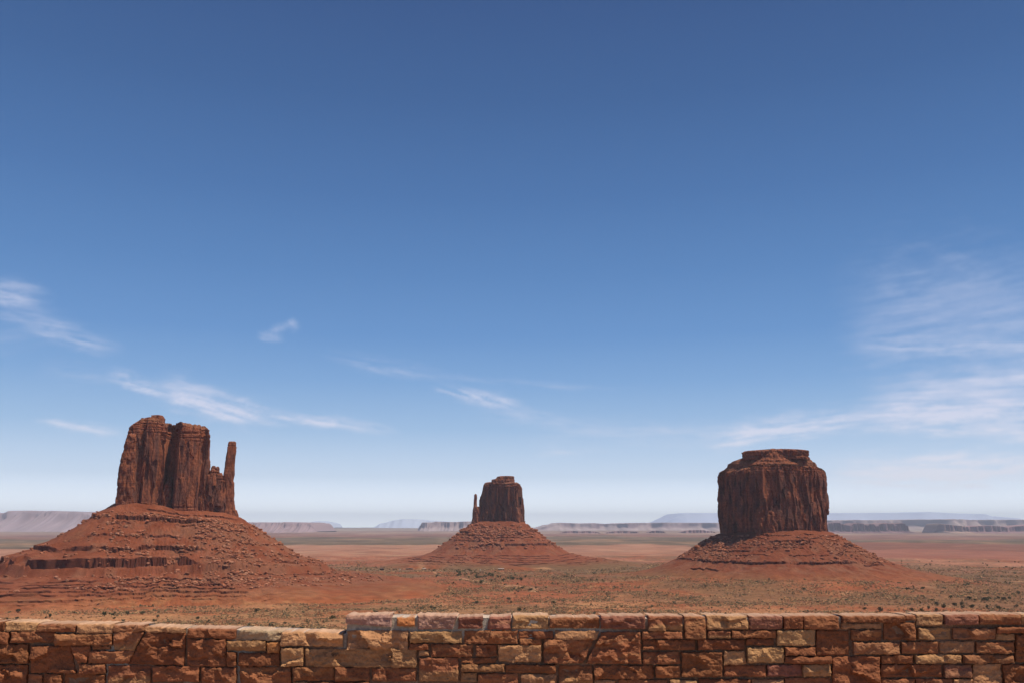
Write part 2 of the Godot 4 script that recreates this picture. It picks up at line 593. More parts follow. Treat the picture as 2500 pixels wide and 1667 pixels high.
# o: pts, n, base_y [[x, y]..], keys [[t, y]..], reach [[angle, k]..] (0 = towards the viewer, + = right), ledges [[t, height, from angle, to angle, soft]..], fade
func talus(o: Dictionary, frame: Transform3D) -> Array:
	var n: int = o.n
	var q := resample(o.pts, n, 3)
	var keys: Array = o.keys
	var last: float = keys[-1][0]
	var ts := PackedFloat32Array()
	var t := -14.0
	while t < last:
		ts.append(t)
		t += lerpf(1.5, 5.0, clampf(t / last, 0.0, 1.0)) * o.get("coarse", 1.0)
	for L in o.ledges:   # crowd rows where the rock bands break the slope
		for e in [-1.4, -0.7, -0.25, 0.0, 0.25, 0.55, 0.9, 1.3, 2.2]:
			ts.append(L[0] + e)
	ts.append(last)
	ts.sort()
	var nr := ts.size()
	var P := PackedVector3Array()
	var C := PackedColorArray()
	P.resize(nr * n)
	C.resize(nr * n)
	var sd: float = o.seed
	var red := Color(0.37, 0.122, 0.064) * float(o.get("tone", 1.0))
	var ybase0: float = keys[0][1]
	for c in n:
		var t2 := (q[(c + 8) % n] - q[(c + n - 8) % n]).normalized()
		var nx := t2.y
		var nz := -t2.x
		var ang := rad_to_deg(atan2(q[c].x * 0.55, q[c].y * 0.9 + 30.0))
		var k := keyed(o.reach, ang)
		var tilt := keyed(o.base_y, q[c].x) - ybase0
		for r in nr:
			var tt := ts[r]
			var fl := 1.0
			if o.has("flare"): fl = lerpf(keyed(o.flare[0], ang), keyed(o.flare[1], ang), smoothstep(15.0, 170.0, tt))
			var x := q[c].x + nx * tt * k * fl
			var z := q[c].y + nz * tt * k * fl
			var wob := 5.0 * a3(x * 0.012, sd, z * 0.012) + 1.5 * a3(x * 0.06, sd, z * 0.06) + 0.7 * a3(x * 0.2, sd, z * 0.2)
			var y := keyed(keys, tt)
			if y < 0.0: y *= 0.95
			y += tilt * (1.0 - smoothstep(0.0, lerpf(110.0, 290.0, smoothstep(45.0, 70.0, ang) * (1.0 - smoothstep(110.0, 140.0, ang))), tt))
			var inv := smoothstep(0.0, 12.0, tt) * (1.0 - smoothstep(last * 0.8, last, tt))
			var gully := nRidge.get_noise_3d(q[c].x * 0.022 + sd, tt * 0.004, q[c].y * 0.022)
			y += inv * (2.4 * b3(x * 0.022, sd, z * 0.022) + 0.9 * b3(x * 0.11, sd, z * 0.11) + 3.0 * gully * smoothstep(5.0, 50.0, tt))
			var lw := 0.0
			for L in o.ledges:
				var m: float = smoothstep(L[2] - 9.0, L[2] + 3.0, ang) * (1.0 - smoothstep(L[3] - 3.0, L[3] + 9.0, ang))
				if m <= 0.0: continue
				var cover := smoothstep(-0.30, 0.10, a3(x * 0.014 + L[0], sd + 3.0, z * 0.014) + 0.35 * a3(x * 0.07 + L[0], sd, z * 0.07) + L[4])
				var s: float = tt - L[0] - wob * 0.0
				var h: float = L[1] * m * cover
				var before: float = -s / (L[1] * 3.2)
				if s < 0.0 and before < 1.0: y += h * 0.55 * (1.0 - before) 
				elif s >= 0.0:
					var after: float = s / (L[1] * 2.2)
					if after < 1.0: y += h * (0.55 - minf(1.0, s / 0.9)) * (1.0 - maxf(0.0, after - 0.25) / 0.75 if after > 0.25 else 1.0) if s < 0.9 else -h * 0.45 * (1.0 - after)
				if s > -1.5 and s < 1.4: lw = maxf(lw, m * cover)
			# the bands wander up and down slope
			var push := wob * smoothstep(5.0, 40.0, tt) * 0.9 + lw * (2.6 * nSlab.get_noise_3d(x * 0.11, sd, z * 0.11) + 1.3 * nSlab.get_noise_3d(x * 0.31, sd, z * 0.31))
			P[r * n + c] = Vector3(x + nx * push, y - wob * 0.1, z + nz * push)
			var col := red.lerp(Color(0.28, 0.080, 0.038), clampf(0.5 + 1.2 * b3(x * 0.016, sd + 7.0, z * 0.016), 0.0, 1.0))
			var rub := b3(x * 0.02, sd + 20.0, z * 0.02 + tt * 0.001) + keyed(o.rubble, ang)
			col = col.lerp(Color(0.34, 0.150, 0.090), clampf(rub * 1.5, 0.0, 0.7) * smoothstep(20.0, 60.0, tt))
			col = col * (1.0 + 0.3 * b3(x * 0.12, sd, z * 0.12))
			col = col.lerp(Color(0.16, 0.052, 0.034), lw * (0.75 + 0.25 * b3(x * 0.2, y * 0.4, z * 0.2)))
			var gm := smoothstep(last * float(o.get("soil", 0.52)), last * (0.38 + float(o.get("soil", 0.52))), tt + 22.0 * b3(x * 0.02, sd, z * 0.02))
			if gm > 0.0:
				var wp := frame * Vector3(x, 0, z)
				col = col.lerp(ground_color(wp.x, wp.z), gm)
			col.a = 1.0
			C[r * n + c] = col
	return [grid(P, C, nr, n, true, true), P, nr, n]

func rock_mesh(sd: int, sub: int) -> ArrayMesh:
	var R := RandomNumberGenerator.new()
	R.seed = 900 + sd
	var nr := sub
	var nc := sub + 2
	var P := PackedVector3Array()
	var cuts := []
	for i in 9:
		cuts.append([Vector3(R.randf_range(-1, 1), R.randf_range(-0.8, 1), R.randf_range(-1, 1)).normalized(), R.randf_range(0.42, 0.8)])
	for r in nr:
		for c in nc:
			var th := PI * (r + 0.0) / (nr - 1)
			var ph := TAU * c / nc
			var p := Vector3(sin(th) * cos(ph), -cos(th), sin(th) * sin(ph))
			for k in cuts:
				var e: float = p.dot(k[0]) - k[1]
				if e > 0.0: p -= k[0] * e
			P.append(p * Vector3(0.62, 0.5, 0.55))
	var st := SurfaceTool.new()
	st.begin(Mesh.PRIMITIVE_TRIANGLES)
	st.set_smooth_group(-1)
	for r in nr - 1:
		for c in nc:
			var a := P[r * nc + c]
			var b := P[r * nc + (c + 1) % nc]
			var d := P[(r + 1) * nc + c]
			var e := P[(r + 1) * nc + (c + 1) % nc]
			for v in [a, b, d, b, e, d]: st.add_vertex(v)
	st.generate_normals()
	return st.commit()

func scatter(called: String, label: String, mesh: Mesh, m: Material, xf: Array, cols: Array, parent: Node3D = null) -> void:
	var mm := MultiMesh.new()
	mm.transform_format = MultiMesh.TRANSFORM_3D
	mm.use_colors = true
	mm.mesh = mesh
	mm.instance_count = xf.size()
	for i in xf.size():
		mm.set_instance_transform(i, xf[i])
		mm.set_instance_color(i, cols[i])
	var o := MultiMeshInstance3D.new()
	o.multimesh = mm
	o.material_override = m
	if parent:
		o.name = called
		parent.add_child(o, true)
	else:
		o.name = nm(called)
		add_child(o, true)
	tag(o, label, "", "", "stuff")

# loose blocks on a slope: many small ones as rubble, the biggest as boulders of their own
func blocks(T: Array, root: Node3D, turn: float, sd: int, count: int, want: Array, reach: Array, biggest: Array, label: String, group: String, size: float, palecol: float) -> void:
	var R := RandomNumberGenerator.new()
	R.seed = sd
	var P: PackedVector3Array = T[1]
	var nr: int = T[2]
	var n: int = T[3]
	var xf := [[], [], []]
	var cs := [[], [], []]
	var tries := 0
	var made := 0
	while made < count and tries < count * 20:
		tries += 1
		var r := R.randi_range(6, nr - 14)
		var c := R.randi_range(0, n - 1)
		var p := P[r * n + c]
		if p.z < -70.0: continue
		var ang := rad_to_deg(atan2(p.x * 0.55, p.z * 0.9 + 30.0))
		var m := keyed(want, ang) + 0.9 * b3(p.x * 0.02, sd, p.z * 0.02)
		if float(r) / nr > reach[1] or float(r) / nr < reach[0]: continue
		if R.randf() > m: continue
		made += 1
		var s := size * (0.40 + pow(R.randf(), 6.0) * 4.2)
		var b := Basis.from_euler(Vector3(R.randf_range(-0.5, 0.5), R.randf() * TAU, R.randf_range(-0.5, 0.5))).scaled(Vector3(s * R.randf_range(0.8, 1.5), s * R.randf_range(0.5, 1.0), s))
		var k := R.randi_range(0, 2)
		xf[k].append(Transform3D(b, p + Vector3(R.randf_range(-2, 2), s * 0.12, R.randf_range(-2, 2))))
		var col := Color(0.30, 0.105, 0.055).lerp(Color(0.42, 0.23, 0.15), pow(R.randf(), 1.6) * palecol * 1.3) * R.randf_range(0.6, 1.15)
		col.a = 1.0
		cs[k].append(col)
	for k in 3:
		scatter("rubble", "", rocks[k], M.rubble, xf[k], cs[k], root)
	for i in biggest.size():
		var bg: Array = biggest[i]   # angle, row share, size, label
		var best := 0
		var bd := 1e9
		var r := int(clampf(bg[1], 0.02, 0.97) * nr)
		for c in n:
			var p := P[r * n + c]
			if p.z < -40.0: continue
			var e := absf(rad_to_deg(atan2(p.x * 0.55, p.z * 0.9 + 30.0)) - bg[0])
			if e < bd:
				bd = e
				best = c
		var p := P[r * n + best]
		var o := obj("boulder", big_rocks[i % 4], M.boulder)
		var s: float = bg[2]
		o.transform = Transform3D(Basis.from_euler(Vector3(R.randf_range(-0.35, 0.35), R.randf() * TAU, R.randf_range(-0.35, 0.35))).scaled(Vector3(s * R.randf_range(0.9, 1.4), s * R.randf_range(0.65, 1.0), s)), root.transform * (p + Vector3(0, s * 0.16, 0)))
		var lab := label
		if bg.size() > 3: lab = bg[3]
		else:
			var kind := "large" if s > 7.0 else ("smaller" if s < 5.2 else "middling")
			var row := "high" if bg[1] < 0.36 else ("low" if bg[1] > 0.54 else "halfway")
			var px := p.x
			var under := "left of the cliff" if px < -130.0 else ("below the cliff's left end" if px < -45.0 else ("below the middle of the cliff" if px < 45.0 else ("below the cliff's right end" if px < 130.0 else "right of the cliff")))
			lab = "%s reddish boulder %s on the %s slope, %s" % [kind, row, label, under]
		tag(o, lab, "boulder", group)

var rocks := []
var big_rocks := []

func spread(sd: int, count: int, a0: float, a1: float, r0: float, r1: float, s0: float, s1: float) -> Array:
	var R := RandomNumberGenerator.new()
	R.seed = sd
	var out := []
	for i in count: out.append([R.randf_range(a0, a1), R.randf_range(r0, r1), R.randf_range(s0, s1)])
	return out

func left_butte() -> void:
	var at := Vector3(-654.2, 0, -1700)
	var b := base("butte", at)
	b.rotation.y = atan2(-at.x, -at.z)
	b.scale = Vector3(0.914, 1.0, 0.979)
	tag(b, "broad red sandstone butte on the left with a tall thin thumb of rock beside it", "butte", "sandstone buttes on the valley floor")
	var by := [[-95.0, 46.0], [-60.0, 42.0], [-10.0, 37.0], [30.0, 30.0], [110.0, 26.0], [146.0, 18.0]]
	var tower := {
		"pts": [[-90, 2], [-68, 4], [-64, -5], [-56, -6], [-52, 2], [-40, 5], [-29, 3], [-25, -4], [-10, -3], [-6, -15], [-4, -30], [3, -31], [13, 15], [22, 17], [41, 15], [58, 13], [60, 5], [66, 5], [68, 9], [74, 6], [76, -8], [74, -40], [68, -66], [40, -78], [-50, -78], [-84, -62], [-91, -30]],
		"n": 640, "soft": 0, "rows": 120, "seed": 1.3, "fx": 0.034, "batter": 3.0, "zm": -34.0, "x0": -55.0, "x1": 50.0, "flat": 0.0,
		"base": [[-95.0, 22.0], [110.0, 12.0]],
		"top": [[-92.0, 176.0], [-84.0, 186.0], [-74.0, 194.0], [-60.0, 196.0], [-28.0, 194.0], [-20.0, 190.0], [0.0, 186.0], [12.0, 190.0], [24.0, 189.0], [50.0, 186.0], [64.0, 182.0], [77.0, 179.0], [86.0, 174.0]],
		"cap": [[1.2, 0.03], [1.6, 0.08], [4.0, 0.14], [4.4, 0.2], [7.0, 0.3], [8.0, 0.45], [7.5, 0.7], [7.0, 1.0]],
		"amp": [3.6, 2.4, 2.6, 0.8]}
	obj("cliff", cliff(tower), M.cliff, b)
	# a knob of the harder bed on the crown
	obj("crown", pillar([[190.0, -68, -18, -52, -8], [200.0, -64, -20, -50, -10], [205.0, -56, -21, -48, -12], [206.5, -46, -22, -44, -14], [210.0, -45, -23, -42, -16], [211.0, -40, -28, -38, -20]], 70, 4.0, 2.2), M.cliff, b)
	# the slab that leans against the left corner
	obj("buttress", pillar([[28.0, -99, -66, -30, 8], [70.0, -99, -66, -30, 10], [108.0, -98, -67, -26, 12], [140.0, -93, -69, -22, 12], [160.0, -89, -70, -20, 11], [168.0, -87, -71, -18, 9], [172.0, -83, -73, -14, 4]], 96, 7.0, 2.0, 5.0), M.cliff, b)
	obj("buttress", pillar([[26.0, -16, 7, -30, 2], [60.0, -13, 6, -28, 0], [78.0, -9, 5, -24, -4], [86.0, -4, 4, -20, -8]], 60, 9.0, 2.2, 2.6), M.cliff, b)
	var shoulder := {
		"pts": [[60, 6], [76, 8], [90, 7], [102, 8], [112, 4], [118, -6], [116, -26], [100, -40], [70, -44]],
		"n": 260, "soft": 1, "rows": 66, "seed": 8.1, "fx": 0.07, "batter": 4.0, "zm": -16.0, "x0": 78.0, "x1": 108.0,
		"base": [[60.0, 12.0], [120.0, 6.0]], "top": [[66.0, 100.0], [76.0, 100.0], [84.0, 106.0], [88.0, 104.0], [97.0, 102.0], [100.0, 97.0], [108.0, 92.0], [117.0, 84.0]],
		"cap": [[1.0, 0.06], [2.2, 0.2], [3.0, 0.5], [2.4, 1.0]], "amp": [4.5, 2.0, 3.6, 1.3]}
	obj("shoulder", cliff(shoulder), M.cliff, b)
	for k in [[86, 104, 114, 5.5, -6.0], [94, 103, 112.5, 4.5, -4.0], [101, 94, 100.5, 4.5, -1.0], [79, 88, 97, 5.0, 5.0], [88, 86, 95, 4.5, 8.0], [75.5, 112, 126, 3.4, -14.0]]:
		obj("knob", pillar([[k[1] - 10.0, k[0] - k[3], k[0] + k[3], k[4] - 6.0, k[4] + 4.0], [k[2] - 3.0, k[0] - k[3] * 0.92, k[0] + k[3] * 0.9, k[4] - 5.0, k[4] + 3.0], [k[2], k[0] - k[3] * 0.5, k[0] + k[3] * 0.55, k[4] - 3.0, k[4] + 1.5]], 36, k[0], 1.0, 2.8), M.cliff, b)
	obj("thumb", pillar([[4.0, 108.4, 145.0, -26, 8], [20.0, 110.4, 142.5, -25, 7], [29.0, 110.6, 138.2, -24, 6], [31.0, 111.0, 135.6, -22, 5], [40.0, 111.2, 133.9, -21, 4], [52.0, 111.2, 131.6, -20, 4], [82.0, 109.1, 130.5, -18, 3], [86.0, 108.4, 127.9, -16, 3], [99.0, 106.8, 129.3, -15, 3], [113.0, 108.1, 128.7, -14, 2], [129.0, 109.6, 128.7, -13, 2], [143.0, 110.9, 129.9, -12, 1], [152.0, 111.2, 130.5, -12, 1], [153.5, 112.6, 129.1, -10, 0], [155.0, 111.4, 129.3, -11, 1], [160.0, 111.8, 128.9, -10, 0], [162.5, 113.6, 127.7, -8, -2]], 96, 2.0, 0.8, 4.5), M.cliff, b)
	var T := talus({
		"pts": [[-96, 0], [-60, 8], [0, 14], [60, 18], [110, 14], [144, 8], [150, -10], [130, -34], [84, -66], [40, -82], [-50, -82], [-88, -64], [-98, -30]],
		"n": 900, "seed": 2.0, "base_y": by, "flare": [[[-85.0, 0.70], [-45.0, 0.8], [0.0, 0.95], [85.0, 0.92]], [[-85.0, 1.05], [0.0, 1.0], [30.0, 1.05], [60.0, 1.35], [90.0, 1.45]]],
		"keys": [[-14.0, 40.0], [0.0, 38.0], [50.0, 10.0], [75.0, -12.0], [112.0, -44.0], [118.0, -50.0], [150.0, -68.0], [156.0, -82.0], [176.0, -91.0], [230.0, -102.0], [300.0, -114.0], [340.0, -121.0], [370.0, -130.0], [395.0, -150.0]],
		"reach": [[-180.0, 0.8], [-120.0, 0.85], [-85.0, 1.36], [-50.0, 1.2], [0.0, 0.97], [35.0, 0.92], [60.0, 0.88], [85.0, 0.90], [120.0, 0.8], [180.0, 0.8]],
		"ledges": [[14.0, 2.0, -60.0, 60.0, -0.1], [32.0, 3.2, -20.0, 40.0, -0.05], [46.0, 6.5, -95.0, 44.0, 0.36], [56.0, 1.8, -90.0, 60.0, -0.2], [84.0, 2.0, -90.0, 20.0, -0.25], [112.0, 6.5, -100.0, 34.0, 0.3], [146.0, 14.0, -110.0, 30.0, 0.36], [132.0, 4.0, 56.0, 86.0, 0.2], [160.0, 3.0, 62.0, 92.0, 0.1], [188.0, 3.0, -95.0, 48.0, 0.4], [206.0, 2.0, -95.0, 44.0, 0.3], [224.0, 3.2, -95.0, 48.0, 0.4], [246.0, 3.0, -95.0, 50.0, 0.4], [268.0, 3.6, -95.0, 54.0, 0.4], [296.0, 3.0, -90.0, 56.0, 0.35], [318.0, 1.8, -60.0, 54.0, 0.1], [40.0, 3.0, 62.0, 100.0, 0.1]],
		"rubble": [[-180.0, 0.0], [-60.0, -0.1], [0.0, -0.15], [22.0, 0.25], [60.0, 0.3], [110.0, 0.2]]}, b.transform)
	obj("talus", T[0], M.talus, b)
	var big := spread(71, 46, 14.0, 84.0, 0.34, 0.74, 4.0, 8.5)
	big.append_array(spread(72, 22, -80.0, 20.0, 0.30, 0.60, 3.5, 6.5))
	big.append([78.0, 0.80, 7.5, "dark round boulder alone at the lowest right end of the left butte's slope"])
	big.append([58.0, 0.44, 10.0, "largest blocky boulder high on the right slope under the thumb of rock"])
	blocks(T, b, 0.0, 501, 15000, [[-100.0, 0.02], [-30.0, 0.08], [0.0, 0.03], [14.0, 0.2], [30.0, 0.7], [60.0, 0.7], [100.0, 0.5]], [0.14, 0.78], big, "left butte's", "boulders on the slope of the left butte", 1.8, 0.5)

func right_butte() -> void:
	var at := Vector3(611.8, 0, -2100)
	var b := base("butte", at)
	b.rotation.y = atan2(-at.x, -at.z)
	b.scale = Vector3(0.95, 0.985, 0.979)
	tag(b, "massive flat-capped red sandstone butte on the right with no spire", "butte", "sandstone buttes on the valley floor")
	obj("cliff", cliff({
		"pts": [[-135, -32], [-117, -26], [-114, -12], [-84, 6], [-79, 15], [-50, 30], [-40, 42], [-24, 56], [-14, 62], [14, 54], [44, 41], [72, 22], [100, 0], [120, -22], [130, -44], [126, -66], [110, -90], [60, -106], [-60, -106], [-108, -84], [-124, -54]],
		"n": 700, "dark": 1.0, "soft": 0, "rows": 120, "seed": 5.7, "fx": 0.056, "batter": 6.0, "zm": -28.0, "x0": -60.0, "x1": 78.0, "flat": 137.0,
		"base": [[-140.0, -36.0], [138.0, -32.0]],
		"top": [[-140.0, 127.0], [-117.0, 127.0], [-114.0, 119.0], [-110.0, 128.0], [-70.0, 131.0], [-20.0, 139.0], [40.0, 138.0], [90.0, 136.0], [118.0, 134.0], [130.0, 129.0], [140.0, 118.0]],
		"cap": [[0.3, 0.04], [0.8, 0.12], [1.2, 0.2], [2.0, 0.28], [3.0, 0.34], [7.0, 0.35], [7.5, 0.365], [11.0, 0.37], [12.0, 0.42], [14.0, 0.5], [16.0, 0.52], [18.5, 0.62], [21.0, 0.72], [24.0, 0.84], [27.0, 1.0]],
		"amp": [7.5, 4.6, 4.0, 1.3]}), M.cliff, b)
	obj("caprock", pillar([[155.0, -70, 93, -70, 12], [161.0, -67, 91, -70, 12], [163.0, -65, 90, -68, 10], [166.0, -67, 92, -69, 11], [172.0, -67, 93, -71, 13], [175.5, -66, 92, -71, 13], [177.5, -61, 86, -69, 11], [179.0, -44, 70, -60, 4], [180.6, -10, 48, -52, 0]], 240, 3.0, 3.4, 3.4), M.cliff, b)
	# loose slope that climbs over the front of the cap
	obj("debris_cone", pillar([[142.0, -56, 70, -40, 36], [150.0, -44, 58, -40, 28], [160.0, -30, 46, -40, 22], [170.0, -16, 34, -36, 17], [178.0, -4, 20, -30, 12], [181.0, 2, 12, -24, 8]], 110, 5.0, 2.4, 2.0), M.talus, b)
	obj("buttress", pillar([[-26.0, -24, 10, 38, 67], [0.0, -22, 8, 40, 66], [22.0, -18, 5, 42, 64], [31.0, -14, 3, 44, 62], [34.0, -10, -1, 46, 59]], 60, 6.0, 2.4, 2.8), M.cliff, b)
	obj("buttress", pillar([[-26.0, -44, -18, 30, 64], [20.0, -40, -17, 34, 62], [40.0, -34, -17, 38, 61], [52.0, -27, -17, 42, 59]], 60, 16.0, 2.6, 2.8), M.cliff, b)
	var T := talus({
		"pts": [[-140, -28], [-110, -8], [-70, 24], [-30, 58], [0, 66], [48, 50], [96, 18], [126, -14], [138, -40], [138, -60], [126, -92], [70, -116], [-70, -116], [-130, -86], [-142, -54]],
		"n": 860, "seed": 6.0, "soil": 0.42, "tone": 0.84, "base_y": [[-140.0, -18.0], [-30.0, -12.0], [60.0, -10.0], [138.0, -14.0]],
		"keys": [[-14.0, -11.0], [0.0, -14.0], [36.0, -38.0], [72.0, -62.0], [118.0, -88.0], [140.0, -98.0], [190.0, -112.0], [240.0, -122.0], [280.0, -132.0], [310.0, -150.0]],
		"reach": [[-180.0, 0.9], [-85.0, 0.92], [-30.0, 0.92], [0.0, 0.95], [40.0, 1.0], [85.0, 1.12], [180.0, 0.9]],
		"ledges": [[12.0, 1.6, -20.0, 40.0, 0.0], [24.0, 1.8, -10.0, 40.0, 0.0], [36.0, 4.4, -8.0, 30.0, 0.3], [44.0, 2.6, -4.0, 24.0, 0.1], [56.0, 1.4, -16.0, 26.0, 0.0], [68.0, 1.6, -20.0, 30.0, 0.05], [84.0, 1.4, -20.0, 30.0, 0.0], [114.0, 4.0, -70.0, 44.0, 0.25], [120.0, 3.0, 48.0, 96.0, 0.1], [50.0, 3.0, 66.0, 100.0, 0.0], [158.0, 3.6, -62.0, -14.0, 0.1], [40.0, 3.0, -100.0, -66.0, 0.2], [110.0, 3.0, -110.0, -70.0, 0.0]],
		"rubble": [[-180.0, 0.1], [-50.0, 0.2], [-12.0, -0.1], [24.0, 0.0], [40.0, 0.25], [100.0, 0.25]]}, b.transform)
	obj("talus", T[0], M.talus, b)
	var big := spread(81, 30, 20.0, 88.0, 0.22, 0.62, 4.0, 9.5)
	big.append_array(spread(82, 24, -86.0, -8.0, 0.26, 0.62, 4.0, 9.0))
	big.append([-74.0, 0.46, 15.0, "biggest dark boulder on the left skyline of the flat-capped butte's slope"])
	big.append([-80.0, 0.60, 11.0, "blocky boulder lowest on the left skyline of the flat-capped butte's slope"])
	big.append([6.0, 0.46, 9.0, "boulder beneath the dark ledge on the right butte's front slope"])
	big.append([14.0, 0.66, 10.0, "dark boulder on bare red soil at the front foot of the flat-capped butte"])
	big.append([84.0, 0.57, 11.0, "dark boulder out at the right foot of the flat-capped butte"])
	blocks(T, b, 0.0, 502, 8000, [[-100.0, 0.5], [-30.0, 0.5], [-10.0, 0.14], [24.0, 0.16], [40.0, 0.5], [100.0, 0.5]], [0.08, 0.68], big, "right butte's", "boulders on the slope of the flat-capped butte", 1.9, 0.4)

func middle_butte() -> void:
	var at := Vector3(-49.1, 0, -3100)
	var b := base("butte", at)
	b.rotation.y = atan2(-at.x, -at.z)
	b.scale = Vector3(0.979, 0.99, 0.979)
	tag(b, "distant shaded red sandstone butte in the middle with a small spire on its left", "butte", "sandstone buttes on the valley floor")
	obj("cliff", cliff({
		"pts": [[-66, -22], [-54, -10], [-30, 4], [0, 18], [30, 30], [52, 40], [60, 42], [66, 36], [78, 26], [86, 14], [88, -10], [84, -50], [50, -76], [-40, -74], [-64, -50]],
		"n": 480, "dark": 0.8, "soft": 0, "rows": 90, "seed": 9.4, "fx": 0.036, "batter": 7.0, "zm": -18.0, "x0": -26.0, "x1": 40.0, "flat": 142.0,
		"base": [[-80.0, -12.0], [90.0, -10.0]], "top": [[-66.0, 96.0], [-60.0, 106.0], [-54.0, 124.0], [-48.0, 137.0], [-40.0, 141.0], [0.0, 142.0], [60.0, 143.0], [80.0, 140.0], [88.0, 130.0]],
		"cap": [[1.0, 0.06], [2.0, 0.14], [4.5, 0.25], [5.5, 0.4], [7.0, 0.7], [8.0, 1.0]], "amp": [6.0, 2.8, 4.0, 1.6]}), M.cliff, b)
	obj("caprock", pillar([[141.0, -27, 60, -46, 16], [148.0, -26, 58, -44, 15], [150.0, -22, 57, -43, 14], [154.0, -24, 58, -44, 15], [158.0, -22, 58, -43, 14], [160.0, -9, 56, -40, 12], [164.0, -5, 57, -40, 12], [168.0, -2, 56, -38, 11], [170.0, 10, 52, -34, 8]], 110, 4.0, 2.4, 3.2), M.cliff, b)
	obj("buttress", pillar([[-10.0, 58, 82, 8, 46], [30.0, 59, 78, 12, 45], [50.0, 60, 74, 16, 44], [58.0, 62, 71, 20, 42], [62.0, 64, 69, 26, 40]], 50, 2.0, 2.0, 2.6), M.cliff, b)
	obj("shoulder", pillar([[-12.0, -94, -50, -44, 2], [20.0, -91, -54, -42, -2], [40.0, -88, -56, -40, -4], [56.0, -86, -58, -38, -6], [64.0, -84, -60, -36, -8]], 80, 3.0, 2.4, 3.0), M.cliff, b)
	obj("spire", pillar([[30.0, -90, -72, -30, -6], [56.0, -88, -71, -28, -8], [66.0, -86.5, -74, -26, -10], [86.0, -86, -75, -25, -12], [96.0, -84.5, -74, -24, -12], [103.0, -84, -74.5, -23, -13], [108.0, -82, -76.5, -21, -15]], 50, 8.0, 0.9, 3.0), M.cliff, b)
	var T := talus({
		"pts": [[-96, -14], [-60, 4], [0, 26], [50, 48], [76, 44], [94, 16], [94, -20], [84, -56], [50, -80], [-40, -78], [-80, -56]],
		"n": 620, "seed": 12.0, "coarse": 1.4, "base_y": [[-96.0, 14.0], [0.0, 18.0], [90.0, 14.0]],
		"keys": [[-14.0, 21.0], [0.0, 17.0], [40.0, -13.0], [90.0, -52.0], [140.0, -86.0], [165.0, -99.0], [220.0, -113.0], [300.0, -123.0], [390.0, -131.0], [430.0, -140.0], [460.0, -160.0]],
		"reach": [[-180.0, 0.9], [-85.0, 0.86], [-30.0, 0.95], [0.0, 1.0], [40.0, 0.95], [85.0, 0.95], [180.0, 0.9]],
		"ledges": [[44.0, 5.0, 34.0, 90.0, 0.2], [52.0, 6.5, -95.0, -58.0, 0.3], [64.0, 4.0, -95.0, -50.0, 0.1], [60.0, 2.2, 8.0, 60.0, 0.0], [76.0, 2.4, 0.0, 70.0, 0.0], [112.0, 5.5, -10.0, 70.0, 0.2], [92.0, 2.2, -70.0, -20.0, -0.2], [180.0, 2.4, -60.0, 80.0, 0.1], [205.0, 2.2, -70.0, 80.0, 0.1], [235.0, 2.0, -80.0, 80.0, 0.1], [262.0, 2.6, -80.0, 80.0, 0.1], [300.0, 3.4, -80.0, 80.0, 0.2], [340.0, 2.0, -80.0, 80.0, 0.0]],
		"rubble": [[-180.0, 0.0], [-50.0, 0.1], [0.0, 0.1], [30.0, -0.1], [100.0, 0.0]]}, b.transform)
	obj("talus", T[0], M.talus, b)
	var big := spread(91, 26, -80.0, 60.0, 0.10, 0.42, 4.5, 9.0)
	big.append([84.0, 0.50, 11.0, "lone upright boulder at the right foot of the middle butte's slope"])
	blocks(T, b, 0.0, 503, 6000, [[-100.0, 0.4], [0.0, 0.4], [30.0, 0.2], [100.0, 0.3]], [0.05, 0.5], big, "middle butte's", "boulders on the slope of the middle butte", 2.8, 0.3)

